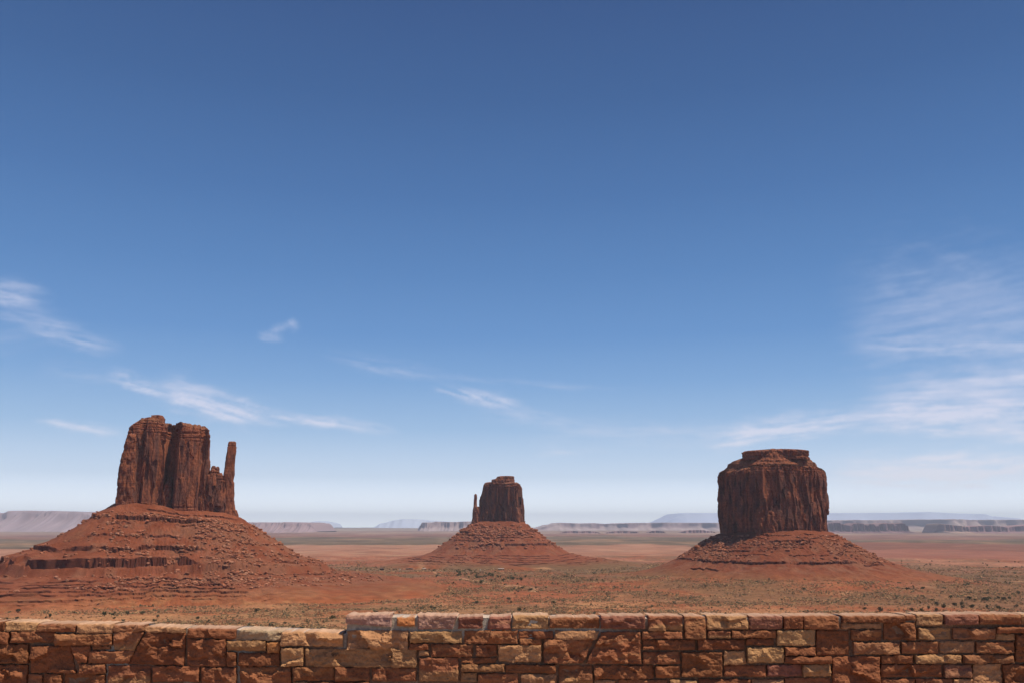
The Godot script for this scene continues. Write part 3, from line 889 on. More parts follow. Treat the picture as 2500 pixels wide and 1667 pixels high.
# ---------------------------------------------------------------- far mesas
# top: skyline [x, y]..; z: distance; the ridge has a talus foot, a cliff and a flat top that runs back
func mesa(called: String, label: String, z: float, top: Array, foot: float, cliffs: float, depth: float, wander: float, cc: Color, tc: Color, sd: float) -> void:
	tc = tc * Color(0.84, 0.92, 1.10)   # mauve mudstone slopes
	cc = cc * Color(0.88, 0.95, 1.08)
	var x0: float = top[0][0]
	var x1: float = top[-1][0]
	var nc := 220
	var P := PackedVector3Array()
	var C := PackedColorArray()
	var nr := 9
	P.resize(nr * nc)
	C.resize(nr * nc)
	var span := x1 - x0
	for c in nc:
		var u := float(c) / (nc - 1)
		var x := lerpf(x0, x1, u)
		var y := keyed(top, x)
		var ends := minf(1.0, minf(u, 1.0 - u) * 14.0)
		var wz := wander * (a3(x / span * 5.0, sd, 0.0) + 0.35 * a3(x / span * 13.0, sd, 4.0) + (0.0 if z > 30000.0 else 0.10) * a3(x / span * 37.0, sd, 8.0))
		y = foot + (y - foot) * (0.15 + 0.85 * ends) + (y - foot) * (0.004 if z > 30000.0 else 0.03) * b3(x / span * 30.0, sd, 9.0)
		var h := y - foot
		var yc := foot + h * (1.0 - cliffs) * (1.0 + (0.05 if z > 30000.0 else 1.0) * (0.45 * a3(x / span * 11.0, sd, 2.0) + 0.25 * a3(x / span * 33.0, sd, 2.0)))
		yc = minf(yc, y - 0.1 * h)
		var prof := [[h * 3.4 + 60.0, foot - 60.0], [h * 2.6, foot], [h * 1.1, lerpf(foot, yc, 0.55)], [h * 0.3, yc], [h * 0.22, lerpf(yc, y, 0.5)], [h * 0.1, y - h * 0.04], [0.0, y], [-depth, y], [-depth - h * 2.0, foot - 60.0]]
		for r in nr:
			P[r * nc + c] = Vector3(x, prof[r][1], -z + prof[r][0] + wz * (1.0 if r < 7 else 0.2))
			var k := smoothstep(1.6, 3.2, r) * (1.0 - smoothstep(5.2, 6.2, r))
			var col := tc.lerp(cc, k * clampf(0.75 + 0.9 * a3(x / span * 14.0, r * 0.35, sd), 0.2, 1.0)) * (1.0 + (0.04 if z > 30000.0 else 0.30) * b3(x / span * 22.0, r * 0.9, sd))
			col.a = 1.0
			C[r * nc + c] = col
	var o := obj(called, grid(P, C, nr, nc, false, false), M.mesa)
	tag(o, label, "", "", "structure")

func far_country() -> void:
	var cl := Color(0.20, 0.085, 0.075)
	var pale := Color(0.52, 0.36, 0.28)
	mesa("mesa", "long flat-topped mesa fading into haze behind the left butte", 21000, [[-13300.0, 280.0], [-12726.9, 262.5], [-11812.5, 278.2], [-11578.0, 325.5], [-10898.1, 320.2], [-10271.6, 304.5], [-9938.2, 273.0], [-9704.6, 122.5], [-9537.5, 17.5]], -146.0, 0.3, 2625.0, 367.5, Color(0.31, 0.21, 0.21), Color(0.37, 0.26, 0.25), 1.0)
	mesa("mesa", "low stepped purple mesa just right of the left butte's slope", 18000, [[-6054.5, 54.0], [-5244.5, 49.1], [-4951.6, 50.7], [-4657.9, 45.8], [-4574.5, 55.6], [-4511.5, 40.9], [-4322.5, 39.3], [-4266.8, 50.7], [-4197.3, 47.5], [-4154.7, 34.4], [-3987.0, 27.8], [-3910.9, -16.4]], -146.0, 0.3, 2045.5, 212.7, Color(0.32, 0.21, 0.21), Color(0.36, 0.23, 0.21), 2.0)
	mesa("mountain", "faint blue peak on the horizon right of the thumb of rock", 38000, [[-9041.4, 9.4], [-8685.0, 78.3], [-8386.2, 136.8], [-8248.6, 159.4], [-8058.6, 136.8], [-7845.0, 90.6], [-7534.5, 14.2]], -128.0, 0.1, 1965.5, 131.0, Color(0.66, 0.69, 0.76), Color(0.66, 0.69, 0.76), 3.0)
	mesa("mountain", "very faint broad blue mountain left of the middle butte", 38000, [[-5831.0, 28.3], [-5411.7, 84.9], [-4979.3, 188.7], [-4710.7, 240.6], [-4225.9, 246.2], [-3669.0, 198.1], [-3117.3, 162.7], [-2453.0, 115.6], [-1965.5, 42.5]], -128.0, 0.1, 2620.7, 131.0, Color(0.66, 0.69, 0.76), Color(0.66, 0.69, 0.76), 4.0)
	mesa("mesa", "jagged low ridge touching the left side of the middle butte", 22000, [[-2335.4, 25.4], [-2284.6, 62.6], [-2059.5, 55.8], [-1946.2, 66.0], [-1868.3, 84.6], [-1793.8, 64.3], [-1676.2, 74.5], [-1489.2, 67.7], [-1292.1, 79.5], [-984.9, 83.8], [-423.1, 76.2]], -146.0, 0.5, 2115.4, 253.8, Color(0.25, 0.16, 0.16), Color(0.42, 0.30, 0.26), 5.0)
	mesa("mesa", "long ragged purple mesa between the middle and right buttes", 24000, [[560.0, 3.2], [1118.4, 9.6], [1259.2, 57.6], [1400.0, 62.4], [1816.8, 38.4], [2000.0, 48.0], [2188.8, 49.6], [2537.6, 31.2], [2770.4, 27.2], [3236.0, 52.8], [4050.4, 62.4], [4632.0, 56.0], [5422.4, 54.4], [7200.0, 52.8]], -146.0, 0.52, 4800.0, 720.0, Color(0.22, 0.14, 0.15), Color(0.45, 0.32, 0.275), 6.0)
	var hills := [[1047.0, 1990.0, -132.0], [2050.0, 2860.0, -136.0], [3010.0, 3440.0, -124.0], [3730.0, 4560.0, -112.0]]
	var hl := ["longest low dark ridge on the pale flats right of the middle butte", "low dark ridge second from the middle butte on the pale flats", "short dark ridge between two longer ones on the pale flats", "low dark ridge running behind the right butte's left edge"]
	for i in 4:
		var h: Array = hills[i]
		var line := []
		for k in 9:
			var u := k / 8.0
			line.append([lerpf(h[0], h[1], u) * 0.82, 0.82 * lerpf(-172.0, h[2], pow(sin(u * PI), 0.5)) + (11.0 * a3(u * 5.0, i, 1.0) if k > 0 and k < 8 else 0.0)])
		mesa("hill", hl[i], 16400, line, -152.0, 0.75, 300.0, 120.0, Color(0.20, 0.10, 0.105), Color(0.34, 0.19, 0.16), 10.0 + i)
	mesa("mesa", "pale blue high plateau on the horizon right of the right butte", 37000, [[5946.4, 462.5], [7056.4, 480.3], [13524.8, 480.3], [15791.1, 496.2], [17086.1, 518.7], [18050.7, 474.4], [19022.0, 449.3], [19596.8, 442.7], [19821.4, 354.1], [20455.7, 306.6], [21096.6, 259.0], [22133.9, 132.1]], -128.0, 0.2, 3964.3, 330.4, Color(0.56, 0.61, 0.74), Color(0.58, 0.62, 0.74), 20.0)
	mesa("mesa", "tan-topped plateau under the pale blue plateau on the right horizon", 26000, [[7718.8, 121.9], [9261.7, 126.8], [9668.8, 130.0], [9898.7, 147.9], [10075.0, 133.2], [11077.6, 141.4], [11759.3, 152.8], [12623.0, 159.2], [13346.9, 143.0], [14827.3, 149.5], [16656.2, 146.2]], -142.0, 0.45, 4875.0, 1056.2, Color(0.22, 0.135, 0.14), Color(0.46, 0.32, 0.25), 21.0)
	var domes := [[7050.0, 7700.0, 56.0], [7690.0, 8080.0, 40.0], [8040.0, 8320.0, 22.0], [8240.0, 8800.0, 42.0], [8700.0, 9040.0, 40.0], [9650.0, 10420.0, 44.0], [10360.0, 11300.0, -16.0], [11250.0, 13200.0, 8.0]]
	var dl := ["dome-shaped purple cliff nearest the right butte's right edge", "dome-shaped purple cliff second from the right butte", "smallest dome-shaped purple cliff right of the right butte", "widest dome-shaped purple cliff right of the right butte", "last dome-shaped purple cliff before the gap on the right", "wedge-shaped mesa with a sunlit tan top on the right", "low dark ridge trailing right from the wedge-shaped mesa", "low dark cliff line at the far right under the plateau"]
	for i in domes.size():
		var h: Array = domes[i]
		var line := []
		for k in 11:
			var u := k / 10.0
			var lump := pow(sin(u * PI), 0.4)
			if i == 5: lump = smoothstep(0.0, 0.12, u) * (1.0 - 0.6 * u)
			line.append([lerpf(h[0], h[1], u) * 0.82, 0.82 * lerpf(-110.0, h[2], lump)])
		mesa("mesa", dl[i], 16800, line, -142.0, 0.8, 500.0, 160.0, Color(0.19, 0.095, 0.105), Color(0.50, 0.30, 0.20) if i == 5 else Color(0.38, 0.2, 0.17), 30.0 + i)

# ---------------------------------------------------------------- plants
func crown_mesh(sd: int, count: int, leaf: float, tall: float) -> ArrayMesh:
	var R := RandomNumberGenerator.new()
	R.seed = 300 + sd
	var st := SurfaceTool.new()
	st.begin(Mesh.PRIMITIVE_TRIANGLES)
	st.set_smooth_group(-1)
	var lobes := []
	for i in 5: lobes.append([Vector3(R.randf_range(-0.32, 0.32), R.randf_range(0.25, 0.75) * tall, R.randf_range(-0.32, 0.32)), R.randf_range(0.22, 0.36)])
	for i in count:
		var lb: Array = lobes[i % 5]
		var dir := Vector3(R.randf_range(-1, 1), R.randf_range(-0.7, 1), R.randf_range(-1, 1)).normalized()
		var p: Vector3 = lb[0] + dir * lb[1] * R.randf_range(0.65, 1.1)
		if p.y < 0.04: p.y = 0.04 + R.randf() * 0.1
		var b := Basis.from_euler(Vector3(R.randf() * TAU, R.randf() * TAU, R.randf() * TAU))
		var s := leaf * R.randf_range(0.6, 1.3)
		var q := [p + b * Vector3(s, 0, 0), p + b * Vector3(-s * 0.5, s * 0.8, 0), p + b * Vector3(-s * 0.5, -s * 0.8, 0), p + b * Vector3(0, 0, s * 0.9)]
		var g := R.randf_range(0.75, 1.25)
		st.set_color(Color(g, g, g))
		for v in [q[0], q[1], q[2], q[0], q[3], q[1], q[1], q[3], q[2], q[2], q[3], q[0]]: st.add_vertex(v)
	st.generate_normals()
	return st.commit()

func plants() -> void:
	var crowns := []
	var trunks := CylinderMesh.new()
	trunks.top_radius = 0.03
	trunks.bottom_radius = 0.06
	trunks.height = 0.5
	trunks.radial_segments = 6
	trunks.rings = 1
	for i in 5: crowns.append(crown_mesh(i, 90, 0.13, 1.0))
	var spots := [
		[-668, -1238, 6.5, 0],
		[-673, -1287, 6.7, 0],
		[-503, -1131, 6.6, 0],
		[-483, -1151, 6.2, 0],
		[-417, -983, 5.7, 0],
		[-465, -1153, 4.4, 0],
		[-397, -1019, 4.7, 0],
		[-420, -1088, 4.2, 0],
		[-361, -1056, 4.4, 0],
		[-332, -1193, 6.2, 0],
		[-188, -960, 5.9, 0],
		[-190, -755, 3.1, 0],
		[-194, -818, 3.6, 0],
		[-168, -733, 3.5, 0],
		[-153, -724, 2.1, 0],
		[-488, -1122, 4.4, 0],
		[-590, -1094, 4.4, 0],
		[-568, -1128, 5.4, 0],
		[-667, -1446, 4.0, 0],
		[-652, -1438, 3.9, 0],
		[-321, -1014, 2.3, 0],
		[-456, -1053, 2.9, 0],
		[-604, -1097, 3.6, 0],
		[644, -1387, 7.0, 1],
		[669, -1383, 7.0, 1],
		[732, -1524, 6.8, 1],
		[753, -1505, 7.0, 1],
		[757, -1496, 4.5, 1],
		[770, -1490, 7.0, 1],
		[778, -1493, 7.0, 1],
		[803, -1510, 6.9, 1],
		[824, -1515, 6.1, 1],
		[909, -1640, 7.0, 1],
		[697, -1417, 6.3, 1],
		[666, -1324, 7.0, 1],
		[698, -1314, 7.0, 1],
		[578, -1270, 5.6, 1],
		[545, -1249, 4.9, 1],
		[498, -1239, 7.0, 1],
		[488, -1266, 4.8, 1],
		[716, -1653, 6.4, 1],
		[759, -1682, 5.8, 1],
		[681, -1481, 5.1, 1],
		[843, -1617, 4.9, 1],
		[804, -1494, 7.0, 1],
		[756, -1372, 6.3, 1],
		[617, -1308, 6.4, 1],
		[652, -1324, 5.3, 1],
		[705, -1357, 5.4, 1],
		[575, -1241, 5.5, 1],
		[552, -1234, 5.4, 1],
		[-119, -1198, 4.8, 2],
		[-108, -1228, 4.9, 2],
		[-103, -1219, 3.6, 2],
		[-52, -1367, 6.1, 2],
		[-6, -1464, 7.0, 2],
		[35, -1670, 7.0, 2],
		[20, -1759, 6.1, 2],
		[4, -1724, 5.1, 2],
		[13, -1731, 5.1, 2],
		[46, -1758, 5.2, 2],
		[66, -1772, 5.3, 2],
		[62, -1350, 5.3, 2],
		[9, -1175, 5.2, 2],
		[-188, -2272, 6.8, 2],
		[-147, -1290, 3.2, 2],
		[-121, -1262, 2.8, 2],
		[-141, -1089, 3.3, 2],
		[-135, -1099, 2.6, 2],
		[-37, -1759, 4.2, 2],
		[11, -1644, 4.1, 2],
		[5, -1592, 3.9, 2],
	]
	var kinds := [
		["juniper bush on sand near the wall", "juniper bushes beyond the left end of the wall"],
		["juniper bush in scrub near the wall", "juniper bushes beyond the right end of the wall"],
		["juniper bush on scrubby ground", "juniper bushes beyond the middle of the wall"],
		["leafy tree in the thicket by the pale wash", "trees in the thicket below the middle butte"],
		["juniper dot on the far flat", "junipers on the flat at the foot of the middle butte"],
		["juniper dot on the far flat", "junipers on the flat right of the right butte"],
		["lone juniper in open scrub", "small junipers scattered between the buttes and the wall"]]
	var R := RandomNumberGenerator.new()
	R.seed = 404
	for i in 62:
		var u := R.randf()
		spots.append([lerpf(-150.0, 10.0, u) + R.randfn(0.0, 22.0), lerpf(-2560.0, -2000.0, u) + R.randfn(0.0, 90.0), R.randf_range(3.5, 7.5), 3])
	for i in 56:
		spots.append([R.randf_range(-520.0, 420.0), R.randf_range(-2950.0, -2620.0), R.randf_range(3.0, 5.5), 4])
	for i in 30:
		spots.append([R.randf_range(1350.0, 1950.0), R.randf_range(-3500.0, -2750.0), R.randf_range(3.5, 7.0), 5])
	for i in 60:
		var d := R.randf_range(850.0, 2200.0)
		var az := deg_to_rad(R.randf_range(-29.0, 29.0))
		spots.append([sin(az) * d, -cos(az) * d, R.randf_range(1.8, 3.6), 6])
	var special := {
		0: "", 9: "round juniper bush midway along the sand, set apart above the wall's low left end", 10: "dark juniper bush just left of where the wall steps up",
		14: "smallest bush beside the step in the wall", 56: "large juniper bush alone near the lower end of the pale wash"}
	for i in spots.size():
		var s: Array = spots[i]
		var k: int = s[3]
		var y := ground_y(s[0], s[1])
		var name_ := "tree" if k == 3 else "juniper_bush"
		var o := base(name_, Vector3(s[0], y - 0.1, s[1]))
		o.rotation.y = R.randf() * TAU
		var w: float = s[2] * R.randf_range(0.85, 1.2)
		o.scale = Vector3(w, s[2] * R.randf_range(0.8, 1.0), w)
		var m: StandardMaterial3D = [M.leaf_dark, M.leaf_mid, M.leaf_grey][R.randi_range(0, 2)] if k != 3 else [M.leaf_green, M.leaf_mid][R.randi_range(0, 1)]
		obj("crown", crowns[R.randi_range(0, 4)], m, o)
		if k < 4:
			var t := obj("trunk", trunks, M.bark, o)
			t.position = Vector3(0, 0.2, 0)
		var ws := rad_to_deg(atan2(s[0], -s[1]))
		var tint: String = {M.leaf_dark: "dark green", M.leaf_mid: "olive", M.leaf_grey: "grey-green", M.leaf_green: "bright green"}[m]
		var size_: String = "large" if s[2] > 5.6 else ("small" if s[2] < 3.4 else "medium")
		var line_ := ""
		for e in [[-25.5, "at the left edge of view"], [-18.5, "under the left butte's cliff"], [-11.0, "under the left butte's right slope"], [-4.0, "between left and middle buttes"], [2.5, "under the middle butte"], [10.0, "between middle and right buttes"], [16.0, "under the right butte's left half"], [22.0, "under the right butte's right half"], [90.0, "right of the right butte"]]:
			if ws < e[0]:
				line_ = e[1]
				break
		var lab: String = "%s %s %s, %s" % [size_, tint, kinds[k][0], line_]
		if special.has(i) and special[i] != "": lab = special[i]
		tag(o, lab, "tree" if k == 3 else "bush", kinds[k][1])

	# sagebrush and dry grass tufts too many to count
	var tuft := [crown_mesh(20, 7, 0.34, 0.7), crown_mesh(21, 6, 0.38, 0.6)]
	var xf := [[], []]
	var cs := [[], []]
	var cols := [Color(0.17, 0.112, 0.066), Color(0.29, 0.17, 0.092), Color(0.12, 0.095, 0.055), Color(0.24, 0.105, 0.056), Color(0.40, 0.25, 0.125)]
	var tries := 0
	while tries < 300000:
		tries += 1
		var d := 720.0 * exp(R.randf() * 1.55)
		var az := deg_to_rad(R.randf_range(-33.5, 33.5))
		var x := sin(az) * d
		var z := -cos(az) * d
		var q := b3(x * 0.006, 31.0, z * 0.006) + 0.6 * b3(x * 0.03, 33.0, z * 0.03)
		var left := 1.0 - smoothstep(-400.0, 100.0, x)
		if R.randf() > clampf(0.32 + 1.35 * q - 0.14 * left, 0.02, 1.0): continue
		var s := R.randf_range(0.7, 2.3) * (1.0 + 0.7 * smoothstep(1000.0, 2500.0, d))
		var big := R.randf() < 0.018
		if big: s *= 1.9
		var k := R.randi_range(0, 1)
		xf[k].append(Transform3D(Basis(Vector3.UP, R.randf() * TAU).scaled(Vector3(s * 1.3, s * R.randf_range(0.6, 1.0), s * 1.3)), Vector3(x, ground_y(x, z) - 0.05, z)))
		var c: Color = (Color(0.085, 0.072, 0.04) if big else cols[R.randi_range(0, 4)]) * R.randf_range(0.8, 1.25)
		c.a = 1.0
		cs[k].append(c)
	scatter("sagebrush", "low grey-green sagebrush covering the desert floor", tuft[0], M.brush, xf[0], cs[0])
	scatter("dry_grass", "tufts of dry desert grass among the sagebrush", tuft[1], M.brush, xf[1], cs[1])

# ---------------------------------------------------------------- tracks and homesteads
func track(label: String, pts: Array, width: float) -> void:
	var cv := Curve3D.new()
	for i in pts.size():
		var a := Vector3(pts[maxi(i - 1, 0)][0], 0, pts[maxi(i - 1, 0)][1])
		var b := Vector3(pts[mini(i + 1, pts.size() - 1)][0], 0, pts[mini(i + 1, pts.size() - 1)][1])
		cv.add_point(Vector3(pts[i][0], 0, pts[i][1]), (a - b) * 0.17, (b - a) * 0.17)
	var n := 90
	var P := PackedVector3Array()
	var C := PackedColorArray()
	var L := cv.get_baked_length()
	for i in n:
		var p := cv.sample_baked(L * i / (n - 1))
		var q := cv.sample_baked(minf(L, L * i / (n - 1) + 4.0)) - cv.sample_baked(maxf(0.0, L * i / (n - 1) - 4.0))
		var s := Vector3(-q.z, 0, q.x).normalized() * width * (0.5 + 0.2 * a3(i * 0.3, 0, 5.0))
		for e in [-1.0, 0.0, 1.0]:
			var v: Vector3 = p + s * float(e)
			v.y = ground_y(v.x, v.z) + (0.35 if e == 0.0 else 0.1)
			P.append(v)
			C.append(Color(0.60, 0.31, 0.17) * (1.0 + 0.15 * a3(i * 0.5, e, 1.0)))
	var o := obj("path", grid(P, C, n, 3, false, true), M.soil)
	tag(o, label, "", "", "structure")

func box(size: Vector3) -> BoxMesh:
	var m := BoxMesh.new()
	m.size = size
	return m

func homestead(called: String, label: String, category: String, x: float, z: float, turn: float, size: Vector3, wm: Material, rm: Material) -> void:
	var o := base(called, Vector3(x, ground_y(x, z), z))
	o.rotation.y = turn
	tag(o, label, category, "buildings below the middle butte")
	var w := obj("wall", box(Vector3(size.x, size.y, size.z)), wm, o)
	w.position.y = size.y * 0.5
	var pr := PrismMesh.new()
	pr.size = Vector3(size.z * 1.15, size.y * 0.35, size.x * 1.06)
	var rf := obj("roof", pr, rm, o)
	rf.position.y = size.y * 1.175 + 0.01
	rf.rotation.y = PI / 2
	for i in 3:
		var wn := obj("window", box(Vector3(size.x * 0.1, size.y * 0.35, 0.08)), M.dark, o)
		wn.position = Vector3((i - 1) * size.x * 0.28, size.y * 0.55, size.z * 0.5 + 0.03)
	var dr := obj("door", box(Vector3(1.0, size.y * 0.68, 0.08)), M.dark, o)
	dr.position = Vector3(size.x * 0.14, size.y * 0.34, size.z * 0.5 + 0.03)

func parked(called: String, label: String, x: float, z: float, turn: float, m: Material) -> void:
	var o := base(called, Vector3(x, ground_y(x, z), z))
	o.rotation.y = turn
	tag(o, label, "car", "cars parked below the middle butte")
	var p := obj("body", box(Vector3(5.2, 0.9, 2.0)), m, o)
	p.position.y = 0.95
	var c := obj("cabin", box(Vector3(2.9, 0.8, 1.8)), M.dark, o)
	c.position = Vector3(-0.3, 1.8, 0)
	var t := obj("roof", box(Vector3(2.6, 0.1, 1.7)), m, o)
	t.position = Vector3(-0.3, 2.25, 0)
	var cy := CylinderMesh.new()
	cy.top_radius = 0.4
	cy.bottom_radius = 0.4
	cy.height = 0.3
	cy.radial_segments = 12
	for s in [[-1.6, -0.95], [1.6, -0.95], [-1.6, 0.95], [1.6, 0.95]]:
		var wh := obj("wheel", cy, M.dark, o)
		wh.position = Vector3(s[0], 0.4, s[1])
		wh.rotation.x = PI / 2

func settlement() -> void:
	homestead("house", "long low brown house beside a thicket right of centre, standing alone", "house", -32.0, -2655.0, 0.1, Vector3(17, 3.0, 7), M.shed, M.pale_roof)
	homestead("shed", "dark low shed furthest left below the middle butte", "shed", -387.0, -2700.0, 0.2, Vector3(13, 3.2, 7), M.shed, M.dark)
	homestead("house", "longest low house in the row below the middle butte", "house", -306.0, -2712.0, -0.1, Vector3(20, 3.0, 8), M.shed, M.shed_roof)
	homestead("shed", "small square shed at the right end of the row below the middle butte", "shed", -262.0, -2705.0, 0.3, Vector3(9, 3.0, 7), M.shed, M.pale_roof)
	parked("car", "white car parked by the row of low houses below the middle butte", -332.0, -2690.0, 0.5, M.white)
	parked("car", "white car parked near the thicket below the middle butte", -92.0, -2640.0, 1.2, M.white)
	track("pale dirt track winding down past the thicket below the middle butte", [[-222.0, -2700.0], [-200.0, -2560.0], [-212.0, -2480.0], [-160.0, -2300.0]], 8.0)
	track("pale sandy wash running from the thicket towards the wall", [[-130.0, -2240.0], [-70.0, -2020.0], [10.0, -1860.0], [42.0, -1780.0], [36.0, -1650.0]], 14.0)
	track("thin dirt track crossing the scrub in front of the right butte", [[300.0, -1620.0], [360.0, -1500.0], [395.0, -1470.0], [470.0, -1480.0]], 5.0)
	track("orange dirt track running towards the right end of the wall", [[400.0, -1330.0], [430.0, -1210.0], [452.0, -1120.0], [455.0, -1000.0], [450.0, -900.0]], 4.5)

# ---------------------------------------------------------------- the stone wall
var tones := {
	"R": Color(0.335, 0.134, 0.064), "B": Color(0.40, 0.19, 0.092), "T": Color(0.53, 0.288, 0.138), "W": Color(0.54, 0.39, 0.25), "O": Color(0.50, 0.20, 0.075),
	"P": Color(0.45, 0.265, 0.205), "V": Color(0.34, 0.145, 0.095), "M": Color(0.37, 0.155, 0.078)}
var stone_no := 0
var stone_step := 0.0075

func _st(ax: float, ay: float, bx: float, by: float, cx: float, cy: float, dx: float, dy: float, tone: String) -> void:
	# corners in millimetres along the wall and up from the terrace: top left, top right, bottom right, bottom left
	stone_no += 1
	var R := RandomNumberGenerator.new()
	R.seed = 7000 + stone_no * 17
	var cope := tone.ends_with("c")
	var kind := tone[0]
	var A := Vector2(ax, ay) * 0.001
	var B := Vector2(bx, by) * 0.001
	var Cc := Vector2(cx, cy) * 0.001
	var D := Vector2(dx, dy) * 0.001
	# the laid stones sit close: let each face reach into its joint
	A += Vector2(-0.0004, 0.0004)
	B += Vector2(0.0004, 0.0004)
	Cc += Vector2(0.0004, -0.0004)
	D += Vector2(-0.0004, -0.0004)
	var w := A.distance_to(B)
	var h := A.distance_to(D)
	var nx := clampi(int(w / stone_step), 6, 90)
	var ny := clampi(int(h / stone_step), 5, 34)
	var stand := R.randf_range(0.013, 0.025)
	var rough := R.randf_range(0.6, 1.2)
	var sd := R.randf() * 100.0
	var colr: Color = tones[kind] * R.randf_range(0.84, 1.14)
	colr.g *= R.randf_range(0.93, 1.02)
	var alt: Color = tones["T"] if R.randf() < 0.4 else tones["R"] * 0.8
	# the split face: broken planes that lean each their own way
	var nf := clampi(int(w * h / 0.0042), 2, 9)
	var fcx := PackedFloat32Array()
	var fcy := PackedFloat32Array()
	var fz := PackedFloat32Array()
	var fgx := PackedFloat32Array()
	var fgy := PackedFloat32Array()
	for k in nf:
		fcx.append(lerpf(A.x, B.x, R.randf()))
		fcy.append(lerpf(A.y, D.y, R.randf()))
		fz.append(R.randf_range(-0.010, 0.012) * rough)
		fgx.append(R.randf_range(-0.38, 0.30) * rough)
		fgy.append(R.randf_range(-0.62, 0.34) * rough)
	var backs := 2
	var topr := 4 if cope else 2
	var rows := ny + 1 + backs + topr
	var colsn := nx + 1 + 4
	var P := PackedVector3Array()
	var C := PackedColorArray()
	for r in rows:
		var j := clampi(r - backs, 0, ny)
		var v := float(j) / ny
		var below := backs - r       # > 0 under the face
		var above := r - backs - ny  # > 0 over the face
		for c in colsn:
			var i := clampi(c - 2, 0, nx)
			var u := float(i) / nx
			var side := maxi(2 - c, c - 2 - nx)
			var p := D.lerp(Cc, u).lerp(A.lerp(B, u), v)
			var e := minf(minf(u, 1.0 - u) * w, minf(v, 1.0 - v) * h)
			p += Vector2(b3(p.x * 26.0, p.y * 26.0, sd), b3(p.x * 26.0, p.y * 26.0, sd + 40.0)) * 0.006 * (1.0 - smoothstep(0.0, 0.025, e))
			var qx := p.x + 0.022 * b3(p.x * 16.0, p.y * 16.0, sd)
			var qy := p.y + 0.016 * b3(p.x * 16.0, p.y * 16.0, sd + 9.0)
			var b1 := 1e9
			var b2 := 1e9
			var k1 := 0
			var k2 := 0
			for k in nf:
				var ex := (qx - fcx[k]) * 0.7
				var ey := qy - fcy[k]
				var dd := ex * ex + ey * ey
				if dd < b1:
					b2 = b1
					k2 = k1
					b1 = dd
					k1 = k
				elif dd < b2:
					b2 = dd
					k2 = k
			var z1 := fz[k1] + fgx[k1] * (p.x - fcx[k1]) + fgy[k1] * (p.y - fcy[k1])
			var z2 := fz[k2] + fgx[k2] * (p.x - fcx[k2]) + fgy[k2] * (p.y - fcy[k2])
			var z := lerpf(z1, z2, 0.5 * (1.0 - smoothstep(0.0, 0.010, sqrt(b2) - sqrt(b1))))
			z += 0.010 * rough * (nRidge.get_noise_3d(p.x * 6.0 + p.y * 4.0, p.y * 9.0 - p.x * 2.0, sd) - 0.3)
			z += 0.0045 * b3(p.x * 34.0, p.y * 44.0, sd) + 0.0022 * b3(p.x * 120.0, p.y * 120.0, sd)
			z = stand + clampf(z, -0.022, 0.034) * (0.6 + 0.4 * smoothstep(0.0, 0.03, e)) - 0.004 * (1.0 - smoothstep(0.0, 0.008, e))
			var back := 0.0
			if side > 0: back = [0.0, 0.012, 0.07][side]
			if below > 0: back = maxf(back, [0.0, 0.012, 0.07][below])
			if above > 0:
				if cope:
					back = maxf(back, [0.0, 0.012, 0.05, 0.11, 0.19][above])
					p.y += [0.0, 0.003, 0.004, 0.003, 0.0][above] + 0.003 * b3(p.x * 18.0, above * 1.3, sd)
				else: back = maxf(back, [0.0, 0.012, 0.07][above])
			if side > 0: p.x += 0.0008 * side * (1.0 if c < 3 else -1.0)
			P.append(Vector3(p.x, p.y, -5.0 + z - back))
			var k := 1.0 + 0.20 * b3(p.x * 14.0, p.y * 26.0, sd) + 0.16 * b3(p.x * 60.0, p.y * 90.0, sd)
			var bed := smoothstep(-0.05, 0.35, nA.get_noise_2d(p.y * 34.0 + 1.2 * a3(p.x * 4.0, sd, 0.0), sd))
			var col := colr.lerp(alt, bed * (0.25 if kind != "M" else 0.0))
			if kind == "M": col = col.lerp(tones["T"] * 0.9, (1.0 - smoothstep(0.25, 0.55, v + 0.2 * a3(p.x * 9.0, p.y * 9.0, sd))) * 0.8)
			if cope and above > 0: col = col.lerp(Color(0.66, 0.45, 0.33), [0.0, 0.35, 0.6, 0.65, 0.7][above])   # bleached, mortar-smeared top
			col = col * k
			col.a = 1.0
			C.append(col)
	var o := obj("stone", grid_flat(P, C, rows, colsn, false, true), M.stone, wall)
	o.set_meta("kind", "thing")

